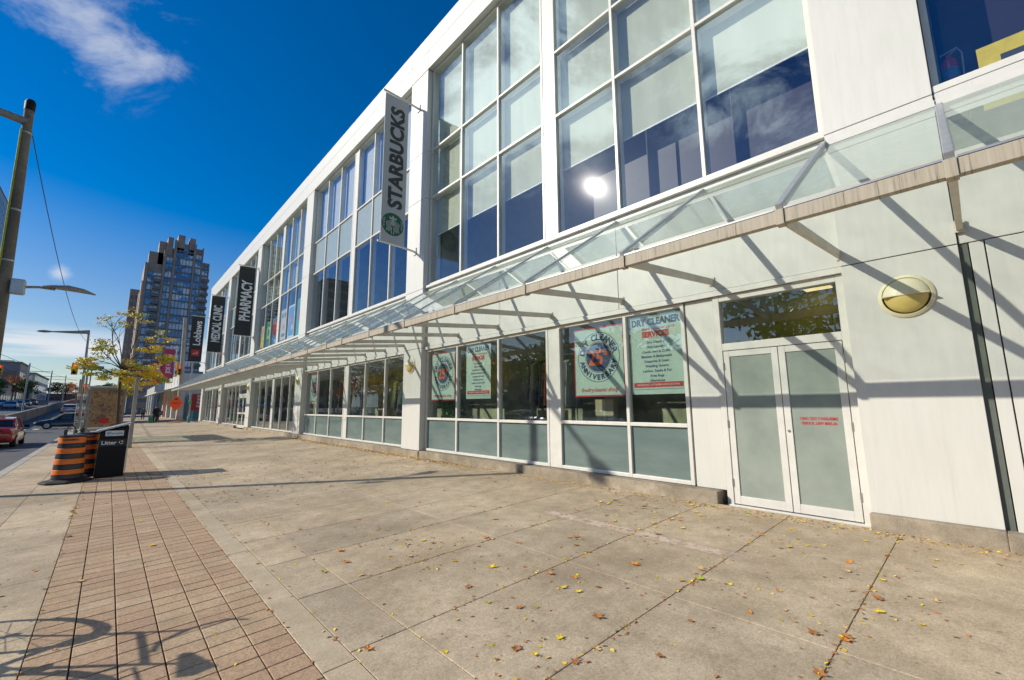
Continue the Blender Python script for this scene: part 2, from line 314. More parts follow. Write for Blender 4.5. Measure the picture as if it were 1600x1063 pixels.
# ------------------------------------------------------------------ mesh helpers
class MB:
    def __init__(s): s.v = []; s.f = []; s.tone = []; s.t = None
    def face(s, pts):
        b = len(s.v); s.v += [tuple(p) for p in pts]; s.f.append(tuple(range(b, b + len(pts)))); s.tone.append(s.t or 0.5)
    def box(s, x0, x1, y0, y1, z0, z1, M=None):
        if x1 < x0: x0, x1 = x1, x0
        if y1 < y0: y0, y1 = y1, y0
        if z1 < z0: z0, z1 = z1, z0
        P = [Vector(p) for p in ((x0, y0, z0), (x1, y0, z0), (x1, y1, z0), (x0, y1, z0), (x0, y0, z1), (x1, y0, z1), (x1, y1, z1), (x0, y1, z1))]
        if M: P = [M @ p for p in P]
        b = len(s.v); s.v += [tuple(p) for p in P]
        for q in ((0, 3, 2, 1), (4, 5, 6, 7), (0, 1, 5, 4), (1, 2, 6, 5), (2, 3, 7, 6), (3, 0, 4, 7)):
            s.f.append(tuple(b + i for i in q)); s.tone.append(s.t or 0.5)
        return s
    def bar(s, a, b, wd, ht, up=(0, 0, 1)):
        a = Vector(a); b = Vector(b); d = (b - a); l = d.length; d.normalize(); u = Vector(up); r = d.cross(u)
        if r.length < 1e-4: r = d.cross(Vector((1, 0, 0)))
        r.normalize(); u = r.cross(d)
        M = Matrix((( r.x, d.x, u.x, a.x), (r.y, d.y, u.y, a.y), (r.z, d.z, u.z, a.z), (0, 0, 0, 1)))
        return s.box(-wd / 2, wd / 2, 0, l, -ht / 2, ht / 2, M)
    def tube(s, pts, rads, n=10, cap=True):
        pts = [Vector(p) for p in pts]
        if isinstance(rads, (int, float)): rads = [rads] * len(pts)
        base = len(s.v); ref = None
        for i, p in enumerate(pts):
            d = (pts[min(i + 1, len(pts) - 1)] - pts[max(i - 1, 0)]).normalized()
            if ref is None: ref = d.orthogonal().normalized()
            r = (ref - d * ref.dot(d)); r = r.normalized() if r.length > 1e-5 else d.orthogonal().normalized(); ref = r; q = d.cross(r)
            for k in range(n):
                a = 2 * PI * k / n; s.v.append(tuple(p + (r * math.cos(a) + q * math.sin(a)) * rads[i]))
        for i in range(len(pts) - 1):
            for k in range(n):
                s.f.append((base + i * n + k, base + i * n + (k + 1) % n, base + (i + 1) * n + (k + 1) % n, base + (i + 1) * n + k)); s.tone.append(s.t or .5)
        if cap:
            s.f.append(tuple(base + k for k in range(n))[::-1]); s.f.append(tuple(base + (len(pts) - 1) * n + k for k in range(n))); s.tone += [.5, .5]
        return s
    def lathe(s, c, prof, n=24, axis='z'):
        base = len(s.v); c = Vector(c)
        for (r, h) in prof:
            for k in range(n):
                a = 2 * PI * k / n
                p = Vector((r * math.cos(a), r * math.sin(a), h))
                if axis == 'x': p = Vector((p.z, p.x, p.y))
                if axis == 'y': p = Vector((p.x, p.z, p.y))
                s.v.append(tuple(c + p))
        for i in range(len(prof) - 1):
            for k in range(n):
                s.f.append((base + i * n + k, base + i * n + (k + 1) % n, base + (i + 1) * n + (k + 1) % n, base + (i + 1) * n + k)); s.tone.append(s.t or .5)
        return s
    def loft(s, rings, cap=True):
        base = len(s.v); n = len(rings[0])
        for r in rings: s.v += [tuple(p) for p in r]
        for i in range(len(rings) - 1):
            for k in range(n):
                s.f.append((base + i * n + k, base + i * n + (k + 1) % n, base + (i + 1) * n + (k + 1) % n, base + (i + 1) * n + k)); s.tone.append(.5)
        if cap:
            s.f.append(tuple(base + k for k in range(n))[::-1]); s.f.append(tuple(base + (len(rings) - 1) * n + k for k in range(n))); s.tone += [.5, .5]
        return s
    def build(s, name, mat, parent=None, smooth=False, bevel=0., tone=False, solid=0.):
        me = bpy.data.meshes.new(name); me.from_pydata(s.v, [], s.f)
        me.materials.append(MATS[mat] if isinstance(mat, str) else mat)
        if tone:
            a = me.attributes.new('tone', 'FLOAT', 'FACE'); a.data.foreach_set('value', s.tone)
        bm = bmesh.new(); bm.from_mesh(me); bmesh.ops.recalc_face_normals(bm, faces=bm.faces)
        if smooth:
            for f in bm.faces: f.smooth = True
        bm.to_mesh(me); bm.free()
        if smooth: me.set_sharp_from_angle(angle=math.radians(40))
        o = bpy.data.objects.new(name, me); C.objects.link(o)
        if parent: o.parent = parent
        if bevel > 0:
            b = o.modifiers.new('bevel', 'BEVEL'); b.width = bevel; b.segments = 2; b.limit_method = 'ANGLE'
        if solid: 
            b = o.modifiers.new('solid', 'SOLIDIFY'); b.thickness = solid
        return o
def tag(o, label=None, cat=None, group=None, kind=None):
    if label: o['label'] = label
    if cat: o['category'] = cat
    if group: o['group'] = group
    if kind: o['kind'] = kind
    return o
def empty(name, loc, label=None, cat=None, group=None, rz=0):
    o = bpy.data.objects.new(name, None); C.objects.link(o); o.location = loc; o.rotation_euler = (0, 0, rz); o.empty_display_size = .2
    return tag(o, label, cat, group)
def local(root):   # a root at a location with children built in world coordinates: shift them back
    bpy.context.view_layer.update()
    Mi = root.matrix_world.inverted()
    for ch in root.children: ch.matrix_parent_inverse = Mi
def copy_tree(o, parent=None):
    c = o.copy(); C.objects.link(c)
    if parent: c.parent = parent
    for ch in list(o.children): copy_tree(ch, c)
    return c
def basis(origin, ex, ey):
    ex = Vector(ex); ey = Vector(ey); ez = ex.cross(ey); o = Vector(origin)
    return Matrix(((ex.x, ey.x, ez.x, o.x), (ex.y, ey.y, ez.y, o.y), (ex.z, ey.z, ez.z, o.z), (0, 0, 0, 1)))
def text_geo(txt, size, sx=1., bold=0., shear=0., align='CENTER', extrude=.0015, spacing=1.):
    cu = bpy.data.curves.new('t', 'FONT'); cu.body = txt; cu.size = size; cu.align_x = align; cu.align_y = 'CENTER'
    cu.offset = bold; cu.extrude = extrude; cu.shear = shear; cu.resolution_u = 3; cu.space_character = spacing
    ob = bpy.data.objects.new('t', cu); C.objects.link(ob)
    bpy.context.view_layer.update(); dg = bpy.context.evaluated_depsgraph_get()
    me = bpy.data.meshes.new_from_object(ob.evaluated_get(dg))
    V = [Vector((v.co.x * sx, v.co.y, v.co.z)) for v in me.vertices]; F = [tuple(p.vertices) for p in me.polygons]
    bpy.data.objects.remove(ob); bpy.data.curves.remove(cu); bpy.data.meshes.remove(me)
    return V, F
def add_text(mb, M, txt, size, **kw):
    V, F = text_geo(txt, size, **kw); b = len(mb.v)
    mb.v += [tuple(M @ v) for v in V]; mb.f += [tuple(b + i for i in f) for f in F]; mb.tone += [.5] * len(F)
def arc_text(mb, M, txt, size, rad, a0, a1, inward=False, **kw):
    n = len(txt)
    for i, ch in enumerate(txt):
        if ch == ' ': continue
        a = a0 + (a1 - a0) * (i + .5) / n
        rot = (a + PI / 2) if inward else (a - PI / 2)
        add_text(mb, M @ Matrix.Translation((rad * math.cos(a), rad * math.sin(a), 0)) @ Matrix.Rotation(rot, 4, 'Z'), ch, size, **kw)
def disc(mb, M, r0, r1, n=48, z=0., a0=0, a1=2 * PI, cx=0, cy=0):
    for k in range(n):
        a = a0 + (a1 - a0) * k / n; b = a0 + (a1 - a0) * (k + 1) / n
        if r0 > 0: q = [(r0, a), (r1, a), (r1, b), (r0, b)]
        else: q = [(0, a), (r1, a), (r1, b)]
        mb.face([M @ Vector((cx + r * math.cos(t), cy + r * math.sin(t), z)) for r, t in q])

GS = .025
def gz(x): return GS * (min(x, 6.97) - 6.97)          # pavement cross fall
def rise(y): return max(0., min(y, 230) - 62) * .030
ROADZ = -.375

# ------------------------------------------------------------------ ground, road, pavement
mb = MB()
ys = [-60, 75, 150, 300, 600, 1500, 3500]
for a, b in zip(ys, ys[1:]):
    ra, rb = (0, 0)
    mb.face([(-2500, a, -.55 + ra), (2500, a, -.55 + ra), (2500, b, -.55 + rb), (-2500, b, -.55 + rb)])
mb.face([(-2500, -1500, -.55), (2500, -1500, -.55), (2500, -60, -.55), (-2500, -60, -.55)])
tag(mb.build('ground', 'ground_far'), kind='structure')
mb = MB(); ys = [-40, 0, 40, 62, 120, 230, 400, 700]
for a, b in zip(ys, ys[1:]):
    mb.face([(-24, a, ROADZ + rise(a)), (-2.08, a, ROADZ + rise(a)), (-2.08, b, ROADZ + rise(b)), (-24, b, ROADZ + rise(b))])
mb.face([(-2.08, 62, ROADZ), (60, 62, ROADZ), (60, 74, ROADZ), (-2.08, 74, ROADZ)])
tag(mb.build('road', 'asphalt'), kind='structure')
mb = MB()
for k in range(12): mb.box(-6.75, -6.6, 20 + k * 6, 23 + k * 6, ROADZ + .002, ROADZ + .005)
for k in range(6): mb.box(-6.6 + k * .8, -6.2 + k * .8, 59.3, 61.3, ROADZ + .002, ROADZ + .005)
tag(mb.build('road_marking', 'letter_white'), kind='structure')

# pavement: individually poured slabs with open joints over a dark bed
def slope_box(mb, x0, x1, y0, y1, top=0., th=.12, g=.0035):
    x0 += g; x1 -= g; y0 += g; y1 -= g; c = .003
    zs = lambda x: gz(x) + top
    P = [(x0, y0, zs(x0) - c), (x1, y0, zs(x1) - c), (x1, y1, zs(x1) - c), (x0, y1, zs(x0) - c)]
    T = [(x0 + c, y0 + c, zs(x0)), (x1 - c, y0 + c, zs(x1)), (x1 - c, y1 - c, zs(x1)), (x0 + c, y1 - c, zs(x0))]
    B = [(p[0], p[1], p[2] - th) for p in P]
    mb.face(T)
    for i in range(4):
        j = (i + 1) % 4; mb.face([P[i], P[j], T[j], T[i]]); mb.face([B[i], B[j], P[j], P[i]])
mb = MB(); mb.face([(-2.08, -12, gz(-2.08) - .016), (8, -12, -.016), (8, 62, -.016), (-2.08, 62, gz(-2.08) - .016)])
tag(mb.build('pavement_bed', 'joint_dirt'), kind='structure')
joints = [-12, -9.5, -7.2, -4.9, -2.6, -.3, .84, 1.97, 3.10, 4.22, 5.27, 6.35]
while joints[-1] < 61: joints.append(min(62, joints[-1] + rnd.choice([1.12, 1.12, 1.5])))
mb = MB()
for a, b in zip(joints, joints[1:]):
    for x0, x1 in ((1.36, 1.79), (1.79, 3.62), (3.62, 6.98)):
        mb.t = rnd.random(); slope_box(mb, x0, x1, a, b, g=.003 if x0 != 1.36 else .004)
yy = -12
while yy < 62:
    mb.t = rnd.random(); slope_box(mb, -1.85, -1.0, yy, min(62, yy + 1.55), g=.0025)
    mb.t = rnd.random(); slope_box(mb, -1.0, -.26, yy, min(62, yy + 1.55), g=.0022); yy += 1.55
ed_ = MB(); yy = -12
while yy < 62:
    ed_.t = rnd.random(); slope_box(ed_, 1.14, 1.36, yy, min(62, yy + 3.0), g=.003); yy += 3.0
tag(mb.build('pavement', 'pavement_concrete', tone=True), kind='structure')
tag(ed_.build('paving_border', 'border_concrete', tone=True), kind='structure')
mb = MB(); yy = 1.5
bw = (1.14 + .26) / 6
while yy < 61.9:
    st = .182
    for k in range(6):
        mb.t = min(1, max(0, rnd.gauss(.5, .24))); slope_box(mb, -.26 + k * bw, -.26 + (k + 1) * bw, yy, yy + st, top=rnd.uniform(-.0015, .0015), th=.03, g=.0042)
    yy += st
tag(mb.build('brick_paving', 'paver_brick', tone=True), kind='structure')
mb = MB(); yy = -12
while yy < 62:
    mb.t = rnd.random(); b = min(62, yy + 3); g = .003
    mb.box(-2.08, -1.853, yy + g, b - g, -.5, gz(-1.95)); yy += 3
o = mb.build('kerb', 'kerb_concrete', tone=True, bevel=.02); tag(o, kind='structure')
mb = MB()
slope_box(mb, -2.05, 7.6, 74, 76.5, th=.3); slope_box(mb, -2.05, 7.6, 76.6, 140, th=.3)
tag(mb.build('far_pavement', 'pavement_concrete'), kind='structure')
# worn paint patch
mb = MB(); n = 60; K = 9
for i in range(n):
    for k in range(K):
        f0, f1 = k / K, (k + 1) / K; sa, sb_ = 1.5 + 3.2 * i / n, 1.5 + 3.2 * (i + 1) / n
        e = min(1, min(k + .5, K - k - .5) / 2.6) * min(1, (i + 1) / 14, (n - i) / 5); mb.t = max(.01, 1.5 * e)
        xa0 = 4.74 + .32 * f0; xa1 = 4.74 + .32 * f1
        mb.face([(xa0, sa, gz(xa0) + .003), (xa1, sa, gz(xa1) + .003), (xa1, sb_, gz(xa1) + .003), (xa0, sb_, gz(xa0) + .003)])
tag(mb.build('worn_patch', 'pink_patch', tone=True), kind='structure')

# ------------------------------------------------------------------ the long white shopping building
DF, DW = 6.97, 7.20           # pier face, window plane
PN = [0.0, 11.70, 23.05, 33.8, 44.4, 54.6]; PW = 1.10
ZS, Z1, Z2, ZT, ZR = 5.32, 8.32, 10.02, 13.02, 14.35
bld = empty('shopping_building', (7, 0, 0), 'long white two storey shopping building with piers, tall windows and a glass canopy', 'building')
mb = MB(); g = .006
def panel(y0, y1, z0, z1, x0=DF, x1=DF + .3): mb.box(x0, x1, y0 + g, y1 - g, z0 + g, z1 - g)
for i, p in enumerate(PN):
    for z0, z1 in ((.18, 3.3), (3.3, 5.2), (5.2, 8.3), (8.3, 10.0), (10.0, 13.0)): panel(p, p + PW, z0, z1, DF, 7.6)
ends = [-11.6] + PN + [PN[-1] + PW]
# parapet band: panels
for a, b in [(-11.5, -.0)] + [(p, p + PW) for p in PN] + [(PN[i] + PW, (PN[i] + PW + PN[i + 1]) / 2) for i in range(5)] + [((PN[i] + PW + PN[i + 1]) / 2, PN[i + 1]) for i in range(5)]:
    panel(a, b, ZT, 13.72, DF, 7.7); panel(a, b, 13.72, ZR, DF, 7.7)
# band between the floors, set back with the windows
for i in range(5):
    a, b = PN[i] + PW, PN[i + 1]; n = 3
    for k in range(n): panel(a + (b - a) * k / n, a + (b - a) * (k + 1) / n, 3.34, 5.22, 7.13, 7.5)
mods = [PN[0] + 1.13, 2.83, 3.36]
panel(2.86, 3.34, .18, 3.25, 7.165, 7.4)
# bay to the right of the first pier
panel(-.20, -.075, -.02, 3.3, DF + .03, 7.5); panel(-6, -.20, .18, 3.3, DF + .03, 7.5); panel(-6, -.0, 3.3, 5.22, DF + .03, 7.5)
mb.build('wall', 'white_panel', bld, bevel=.004)
mb = MB()
mb.box(7.02, 7.55, -.07, 0.004, .0, 3.3)
mb.build('expansion_joint', 'groove_green', bld)
mb = MB()
for p in PN: mb.box(DF + .02, 7.5, p + .02, p + PW - .02, .02, ZR - .05)
mb.box(7.0, 7.6, -11.5, PN[-1] + PW, ZT + .02, ZR - .03)
for i in range(5): mb.box(7.15, 7.4, PN[i] + PW, PN[i + 1], 3.36, 5.2)
mb.box(7.02, 7.4, -6, -.08, .2, 5.2)
mb.build('wall_core', 'groove_dark', bld)
mb = MB(); mb.t = .5
def pl(y0, y1, x0, z1=.18): mb.box(x0, 7.45, y0, y1, -.4, z1)
pl(-6, -.0, 6.86); pl(0.0, 1.1, 6.86, .19)
pl(2.93, PN[1] - .02, 6.95)
for i in range(1, 6):
    pl(PN[i] + .0, PN[i] + PW, 6.93, .17)
    if i < 5:
        if i == 3: pl(PN[i] + PW + 3.4, PN[i + 1] - .05, 6.96)
        else: pl(PN[i] + PW, PN[i + 1] - .05, 6.96)
mb.build('plinth', 'plinth_concrete', bld, bevel=.012)
mb = MB(); mb.box(7.2, 24, -11.5, 55.7, 13.6, 13.9); mb.build('roof', 'roof_gravel', bld)
mb = MB(); mb.box(7.55, 16, -11.5, 55.65, 3.5, 5.15); mb.build('floor_slab', 'interior_ceiling', bld)
mb = MB(); mb.box(7.46, 16, -11.5, 55.65, -.3, .10); mb.build('ground_slab', 'interior_floor', bld)
mb = MB()
mb.box(16, 16.2, -11.5, 55.7, -.3, 13.6); mb.box(7.5, 16, 55.5, 55.7, -.3, 13.6); mb.box(7.5, 16, -11.7, -11.5, -.3, 13.6)
for s in (11.9, 23.4, 34.2, 45): mb.box(7.8, 16, s, s + .15, 5.15, 13.6)
mb.box(7.9, 16, 23.4, 23.55, .1, 3.5); mb.box(7.7, 16, 2.95, 3.1, .1, 3.5); 
mb.build('interior_wall', 'interior_wall', bld)
mb = MB(); mb.box(9.9, 10, 3.1, 23.4, .1, 3.5); mb.box(9.4, 9.5, 23.6, 34, .1, 3.5); mb.build('shop_partition', 'shop_wall', bld)
mb = MB(); mb.box(8.6, 8.7, -2, 2.95, .1, 3.5); mb.build('lobby_partition', 'olive_wall', bld)
# end wall outer face
mb = MB(); mb.box(7.3, 24, 55.7, 55.8, 0, 14.3); mb.build('end_wall', 'white_panel', bld)
# flashing + head strips
mb = MB()
for i in range(5):
    mb.box(7.06, 7.12, PN[i] + PW + .01, PN[i + 1] - .01, 5.02, 5.10)
    mb.box(7.08, 7.135, PN[i] + PW + .01, PN[i + 1] - .01, 3.245, 3.33)
    mb.box(7.05, 7.28, PN[i] + PW + .01, PN[i + 1] - .01, 5.225, 5.30)
mb.box(6.95, 6.998, -6, -.0, 5.02, 5.10)
mb.box(6.93, 6.965, 0.0, 1.1, 5.02, 5.10)
mb.build('flashing', 'white_frame', bld)

FW = .065
def window(cols, rows, kinds, lowmid=None, gl='window_glass_high', blind=None, part='window', dep=.13):
    if blind: dep = .24
    """cols: list of mullion centre lines; rows: z lines; kinds[r][c]: 'g' glass, 's' spandrel, 'p' pale, 'k' grey"""
    f = MB(); y0, y1, z0, z1 = cols[0], cols[-1], rows[0], rows[-1]
    xf = DW - .05; xb = xf + dep
    for i, c in enumerate(cols):
        if i == 0: f.box(xf, xb, c, c + FW, z0, z1)
        elif i == len(cols) - 1: f.box(xf, xb, c - FW, c, z0, z1)
        else: f.box(xf, xb, c - FW / 2, c + FW / 2, z0, z1)
    spans = []
    for i in range(len(cols) - 1):
        a = cols[i] + (FW if i == 0 else FW / 2); b = cols[i + 1] - (FW if i == len(cols) - 2 else FW / 2); spans.append((a, b))
        for j, z in enumerate(rows):
            if j == 0: f.box(xf + .001, xb, a, b, z, z + FW)
            elif j == len(rows) - 1: f.box(xf + .001, xb, a, b, z - FW, z)
            else: f.box(xf + .001, xb, a, b, z - FW / 2, z + FW / 2)
    wo = f.build('window', 'white_frame', bld, bevel=.006)
    groups = {}
    for j in range(len(rows) - 1):
        za = rows[j] + (FW if j == 0 else FW / 2); zb = rows[j + 1] - (FW if j == len(rows) - 2 else FW / 2)
        for i, (a, b) in enumerate(spans):
            k = kinds[j][i] if len(kinds[j]) > 1 else kinds[j][0]
            m_ = groups.setdefault(k, MB()); tl = rnd.uniform(-.004, .004)
            x = DW + .005
            m_.face([(x + tl, a, za), (x - tl * .5, b, za), (x - tl, b, zb), (x + tl * .5, a, zb)])
    nm = {'g': ('pane', gl), 's': ('spandrel', 'spandrel_glass'), 'k': ('spandrel', 'grey_spandrel_panel'), 'p': ('spandrel', 'pale_spandrel_panel')}
    for k, m_ in groups.items(): m_.build(nm[k][0], nm[k][1], wo)
    if blind:
        xb_, zb_, mat = blind; b_ = MB()
        for (a, b), zz in zip(spans, zb_): b_.box(xb_, xb_ + .006, a - .02, b + .02, zz, rows[-1] - .02)
        bo = b_.build('blind', mat, wo)
        h = MB()
        for (a, b), zz in zip(spans, zb_): h.box(xb_ - .006, xb_ + .012, a - .02, b + .02, zz - .03, zz)
        h.build('blind_hem', 'blind_hem', wo)
    return wo
def offs(i): # seven column lines of a bay
    a, b = PN[i] + PW + .02, PN[i + 1] - .01; L_ = b - a
    return [a, a + L_ * .162, a + L_ * .325, a + L_ * .484, a + L_ * .516, a + L_ * .675, a + L_ * .838, b]
# bay 0 upper
c = [1.12, 2.83, 4.54, 6.22]; window(c, [ZS, Z1, Z2, ZT], ['g', 'g', 'g'], blind=(7.43, [6.98, 7.02, 7.05], 'roller_blind'))
c = [6.56, 8.26, 9.96, 11.69]; window(c, [ZS, Z1, Z2, ZT], ['g', 'g', 'g'], blind=(7.43, [7.05, 7.1, 7.1], 'roller_blind'))
mb = MB(); mb.box(DW - .04, DW + .1, 6.222, 6.558, ZS, ZT); mb.build('mullion_cover', 'white_frame', bld, bevel=.006)
# dark partitions standing behind the lower part of the first panes
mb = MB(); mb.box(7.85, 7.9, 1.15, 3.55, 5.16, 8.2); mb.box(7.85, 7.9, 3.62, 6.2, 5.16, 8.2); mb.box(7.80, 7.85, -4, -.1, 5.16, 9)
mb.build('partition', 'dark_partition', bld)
# bay 0 lower
window([6.27 - 2.91, 4.55, 6.27], [.19, 1.15, 3.245], ['s', 'g'], gl='window_glass_low')
window([6.55, 8.27, 10.06, 11.69], [.19, 1.13, 3.245], ['s', 'g'], gl='window_glass_low')
mb = MB(); mb.box(DW - .04, DW + .1, 6.272, 6.548, .19, 3.245); mb.build('mullion_cover', 'white_frame', bld, bevel=.006)
# bays 1-4 upper
for i in range(1, 5):
    o7 = offs(i)
    for h, cc in enumerate((o7[:4], o7[4:])):
        if i == 1: kk = ['g', 'k', 'g']; bl = (7.43, [9.0 if h else 8.6, Z2 + .1, Z2 + .3], 'white_curtain')
        elif i == 2: kk = ['g', 'g', 'g']; bl = (7.43, [8.4] * 3, 'roller_blind')
        else: kk = ['g', 'k', 'g']; bl = (7.43, [10.1] * 3, 'roller_blind')
        window(cc, [ZS, Z1, Z2, ZT], kk, blind=bl)
    mb = MB(); mb.box(DW - .04, DW + .1, o7[3] + .002, o7[4] - .002, ZS, ZT); mb.build('mullion_cover', 'white_frame', bld, bevel=.006)
o7 = offs(1)
for cc in (o7[:4], o7[4:]): window(cc, [.19, 1.13, 3.245], ['s', 'g'], gl='window_glass_low')
mb = MB(); mb.box(DW - .04, DW + .1, o7[3] + .002, o7[4] - .002, .19, 3.245); mb.build('mullion_cover', 'white_frame', bld, bevel=.006)
for i in (2, 4):
    o7 = offs(i)
    for cc in (o7[:4], o7[4:]): window(cc, [.19, 3.245], ['g'], gl='window_glass_low')
    mb = MB(); mb.box(DW - .04, DW + .1, o7[3] + .002, o7[4] - .002, .19, 3.245); mb.build('mullion_cover', 'white_frame', bld, bevel=.006)
o7 = offs(3); a0 = o7[0]
window([a0 + 3.3, a0 + 4.7, a0 + 6.1, a0 + 7.6, o7[-1]], [.19, 3.245], ['g'], gl='window_glass_low')
# far glazed entrance: frame with two leaves
mb = MB(); mb.box(7.13, 7.3, a0, a0 + .35, 0, 3.24); mb.box(7.13, 7.3, a0 + 3.2, a0 + 3.29, 0, 3.24); mb.box(7.131, 7.3, a0 + .35, a0 + 3.2, 2.35, 2.5); mb.box(7.131, 7.3, a0 + .35, a0 + 3.2, 3.15, 3.24)
ent = mb.build('door_frame', 'white_frame', bld)
mb = MB(); mb.face([(7.2, a0 + .35, 2.5), (7.2, a0 + 3.2, 2.5), (7.2, a0 + 3.2, 3.15), (7.2, a0 + .35, 3.15)]); mb.build('pane', 'window_glass_low', ent)
for k in range(2):
    ya = a0 + .37 + k * 1.42; yb = ya + 1.38; d = MB()
    d.box(7.15, 7.2, ya, ya + .09, .05, 2.34); d.box(7.15, 7.2, yb - .09, yb, .05, 2.34); d.box(7.151, 7.2, ya + .09, yb - .09, .05, .25); d.box(7.151, 7.2, ya + .09, yb - .09, 2.2, 2.34); d.box(7.151, 7.2, ya + .09, yb - .09, 1.05, 1.15)
    dd = d.build('door', 'white_frame', bld); q = MB(); q.face([(7.18, ya, .2), (7.18, yb, .2), (7.18, yb, 2.25), (7.18, ya, 2.25)]); q.build('pane', 'window_glass_low', dd)
    hh = MB(); yh = ya + .16 if k else yb - .16; hh.tube([(7.1, yh, .9), (7.1, yh, 1.5)], .014, 8); hh.build('handle', 'brushed_steel', dd)
# near emergency exit door
f = MB(); x0, x1 = 7.135, 7.30
f.box(x0, x1, 1.105, 1.20, -.02, 3.24); f.box(x0, x1, 2.76, 2.855, -.02, 3.24); f.box(x0 + .002, x1, 1.20, 2.76, 3.15, 3.24); f.box(x0 + .002, x1, 1.20, 2.76, 2.345, 2.46)
f.box(x0 - .03, x1, 1.105, 2.855, -.2, -.005)
df = f.build('door_frame', 'white_frame', bld, bevel=.005)
mb = MB(); mb.face([(7.2, 1.2, 2.46), (7.2, 2.76, 2.46), (7.2, 2.76, 3.15), (7.2, 1.2, 3.15)]); mb.build('pane', 'window_glass_low', df)
for k, (ya, yb) in enumerate(((1.21, 1.975), (1.985, 2.75))):
    d = MB(); s_ = .085; X0, X1 = 7.142, 7.19
    d.box(X0, X1, ya, ya + s_, .01, 2.335); d.box(X0, X1, yb - s_, yb, .01, 2.335); d.box(X0 + .002, X1, ya + s_, yb - s_, .01, .13); d.box(X0 + .002, X1, ya + s_, yb - s_, 2.245, 2.335)
    do = d.build('door', 'white_frame', bld, bevel=.004)
    q = MB(); q.box(7.16, 7.17, ya + s_, yb - s_, .13, 2.245); q.build('pane', 'frosted_glass', do)
    hinge_y = ya - .012 if k == 0 else yb + .0
    for hz in (.32, 1.2, 2.1):
        q = MB(); q.tube([(7.13, hinge_y + .006, hz - .055), (7.13, hinge_y + .006, hz + .055)], .011, 8); q.build('hinge', 'brushed_steel', do)
    if k == 0:
        q = MB(); q.lathe((X0 - .006, yb - .04, 1.12), [(0, -.004), (.018, -.004), (.02, .006)], 14, 'x'); q.build('lock_cylinder', 'brushed_steel', do)
        t = MB(); Mx = basis((7.158, 1.56, 1.275), (0, 1, 0), (0, 0, 1))
        add_text(t, basis((7.157, 1.575, 1.295), (0, 1, 0), (0, 0, 1)), 'EMERGENCY EXIT ONLY', .054, sx=.74, bold=.001)
        add_text(t, basis((7.157, 1.575, 1.232), (0, 1, 0), (0, 0, 1)), 'ALARM WILL SOUND', .054, sx=.80, bold=.001)
        t.build('warning_lettering', 'letter_red', do)
# ---- canopy: glass, bars, arms, fascia
XF, ZF = 4.5, 3.24
mod = []
for i in range(5):
    o7 = offs(i); mod += [PN[i] - .03] + [PN[i] + 1.11, o7[1], o7[2], (o7[3] + o7[4]) / 2, o7[5], o7[6]]
mod += [PN[5], PN[5] + 1.0]; mod = [-5.4, -3.6, -1.75] + mod; mod.sort()
fa = MB()
for a, b in zip(mod, mod[1:]): fa.box(XF - .03, XF + .05, a + .035, b - .035, ZF - .06, ZF + .07)
cf = fa.build('canopy_fascia', 'stained_fascia', bld, bevel=.004)
for a in mod: MB().box(XF - .045, XF + .06, a - .036, a + .036, ZF - .075, ZF + .075).build('fascia_joint', 'stained_fascia', cf, bevel=.004)
fa = MB()
for a, b in zip(mod, mod[1:]): fa.box(XF - .036, XF + .04, a + .04, b - .04, ZF + .072, ZF + .090)
fa.build('gutter_lip', 'metal_grey', cf)
for a in mod:
    o = MB().bar((XF - .02, a, ZF + .10), (7.06 if -0.01 > a or a > 1.2 else DF, a, 5.08), .06, .075).build('canopy_bar', 'canopy_bar', bld, bevel=.004)
    x_end = 7.13 if not any(p - .04 < a < p + PW for p in PN) else DF
    arm = MB().bar((XF + .02, a, ZF + .015), (x_end, a, 3.5), .055, .095).build('canopy_arm', 'canopy_arm', bld, bevel=.004)
    bk = MB(); bk.box(x_end - .02, x_end + .004, a - .045, a + .045, 3.43, 3.57); bk.build('arm_plate', 'canopy_arm', arm)
gm = MB()
for a, b in zip(mod, mod[1:]):
    gm.face([(XF, a + .01, ZF + .135), (XF, b - .01, ZF + .135), (7.08, b - .01, 5.115), (7.08, a + .01, 5.115)])
gm.build('canopy_glass', 'canopy_glass', bld)
sp = MB()
for a in (-.0,): pass
# ---- roof edge of the window right of the first pier
f = MB(); f.box(DW - .05, DW + .08, -3.9, -.0, ZS, ZS + .07); f.box(DW - .05, DW + .08, -.07, -.005, ZS + .07, ZT); f.box(DW - .05, DW + .08, -2.0, -1.93, ZS + .07, ZT); f.box(7.0, DW + .08, -4, -.005, 5.225, 5.31)
wo = f.build('window', 'white_frame', bld); q = MB(); q.face([(DW, -4, ZS), (DW, -.05, ZS), (DW, -.05, ZT), (DW, -4, ZT)]); q.build('pane', 'window_glass_high', wo)
local(bld)

# fire extinguisher, seen through the far right upper window
ex = empty('fire_extinguisher', (7.55, -.19, 5.42), 'red fire extinguisher with white label behind the upper window on the far right', 'fire extinguisher')
mb = MB().lathe((7.55, -.19, 5.42), [(0, 0), (.07, 0), (.078, .02), (.078, .40), (.06, .46), (.025, .49), (.025, .52), (0, .52)], 20); mb.build('cylinder', 'car_red', ex, smooth=True)
mb = MB().lathe((7.55, -.19, 5.42), [(.0795, .18), (.0795, .32)], 20); mb.build('label_band', 'poster_blue', ex, smooth=True)
mb = MB().tube([(7.55, -.19, 5.94), (7.53, -.28, 5.98), (7.53, -.31, 5.9), (7.53, -.30, 5.6)], .012, 8); mb.build('hose', 'metal_grey', ex, smooth=True)
mb = MB(); mb.bar((7.55, -.12, 5.97), (7.55, -.28, 6.0), .03, .02); mb.build('handle', 'metal_grey', ex); local(ex)
sg = empty('yellow_sign', (7.4, -1.2, 5.5), 'yellow sign with black marks leaning inside the upper window at far right', 'sign')
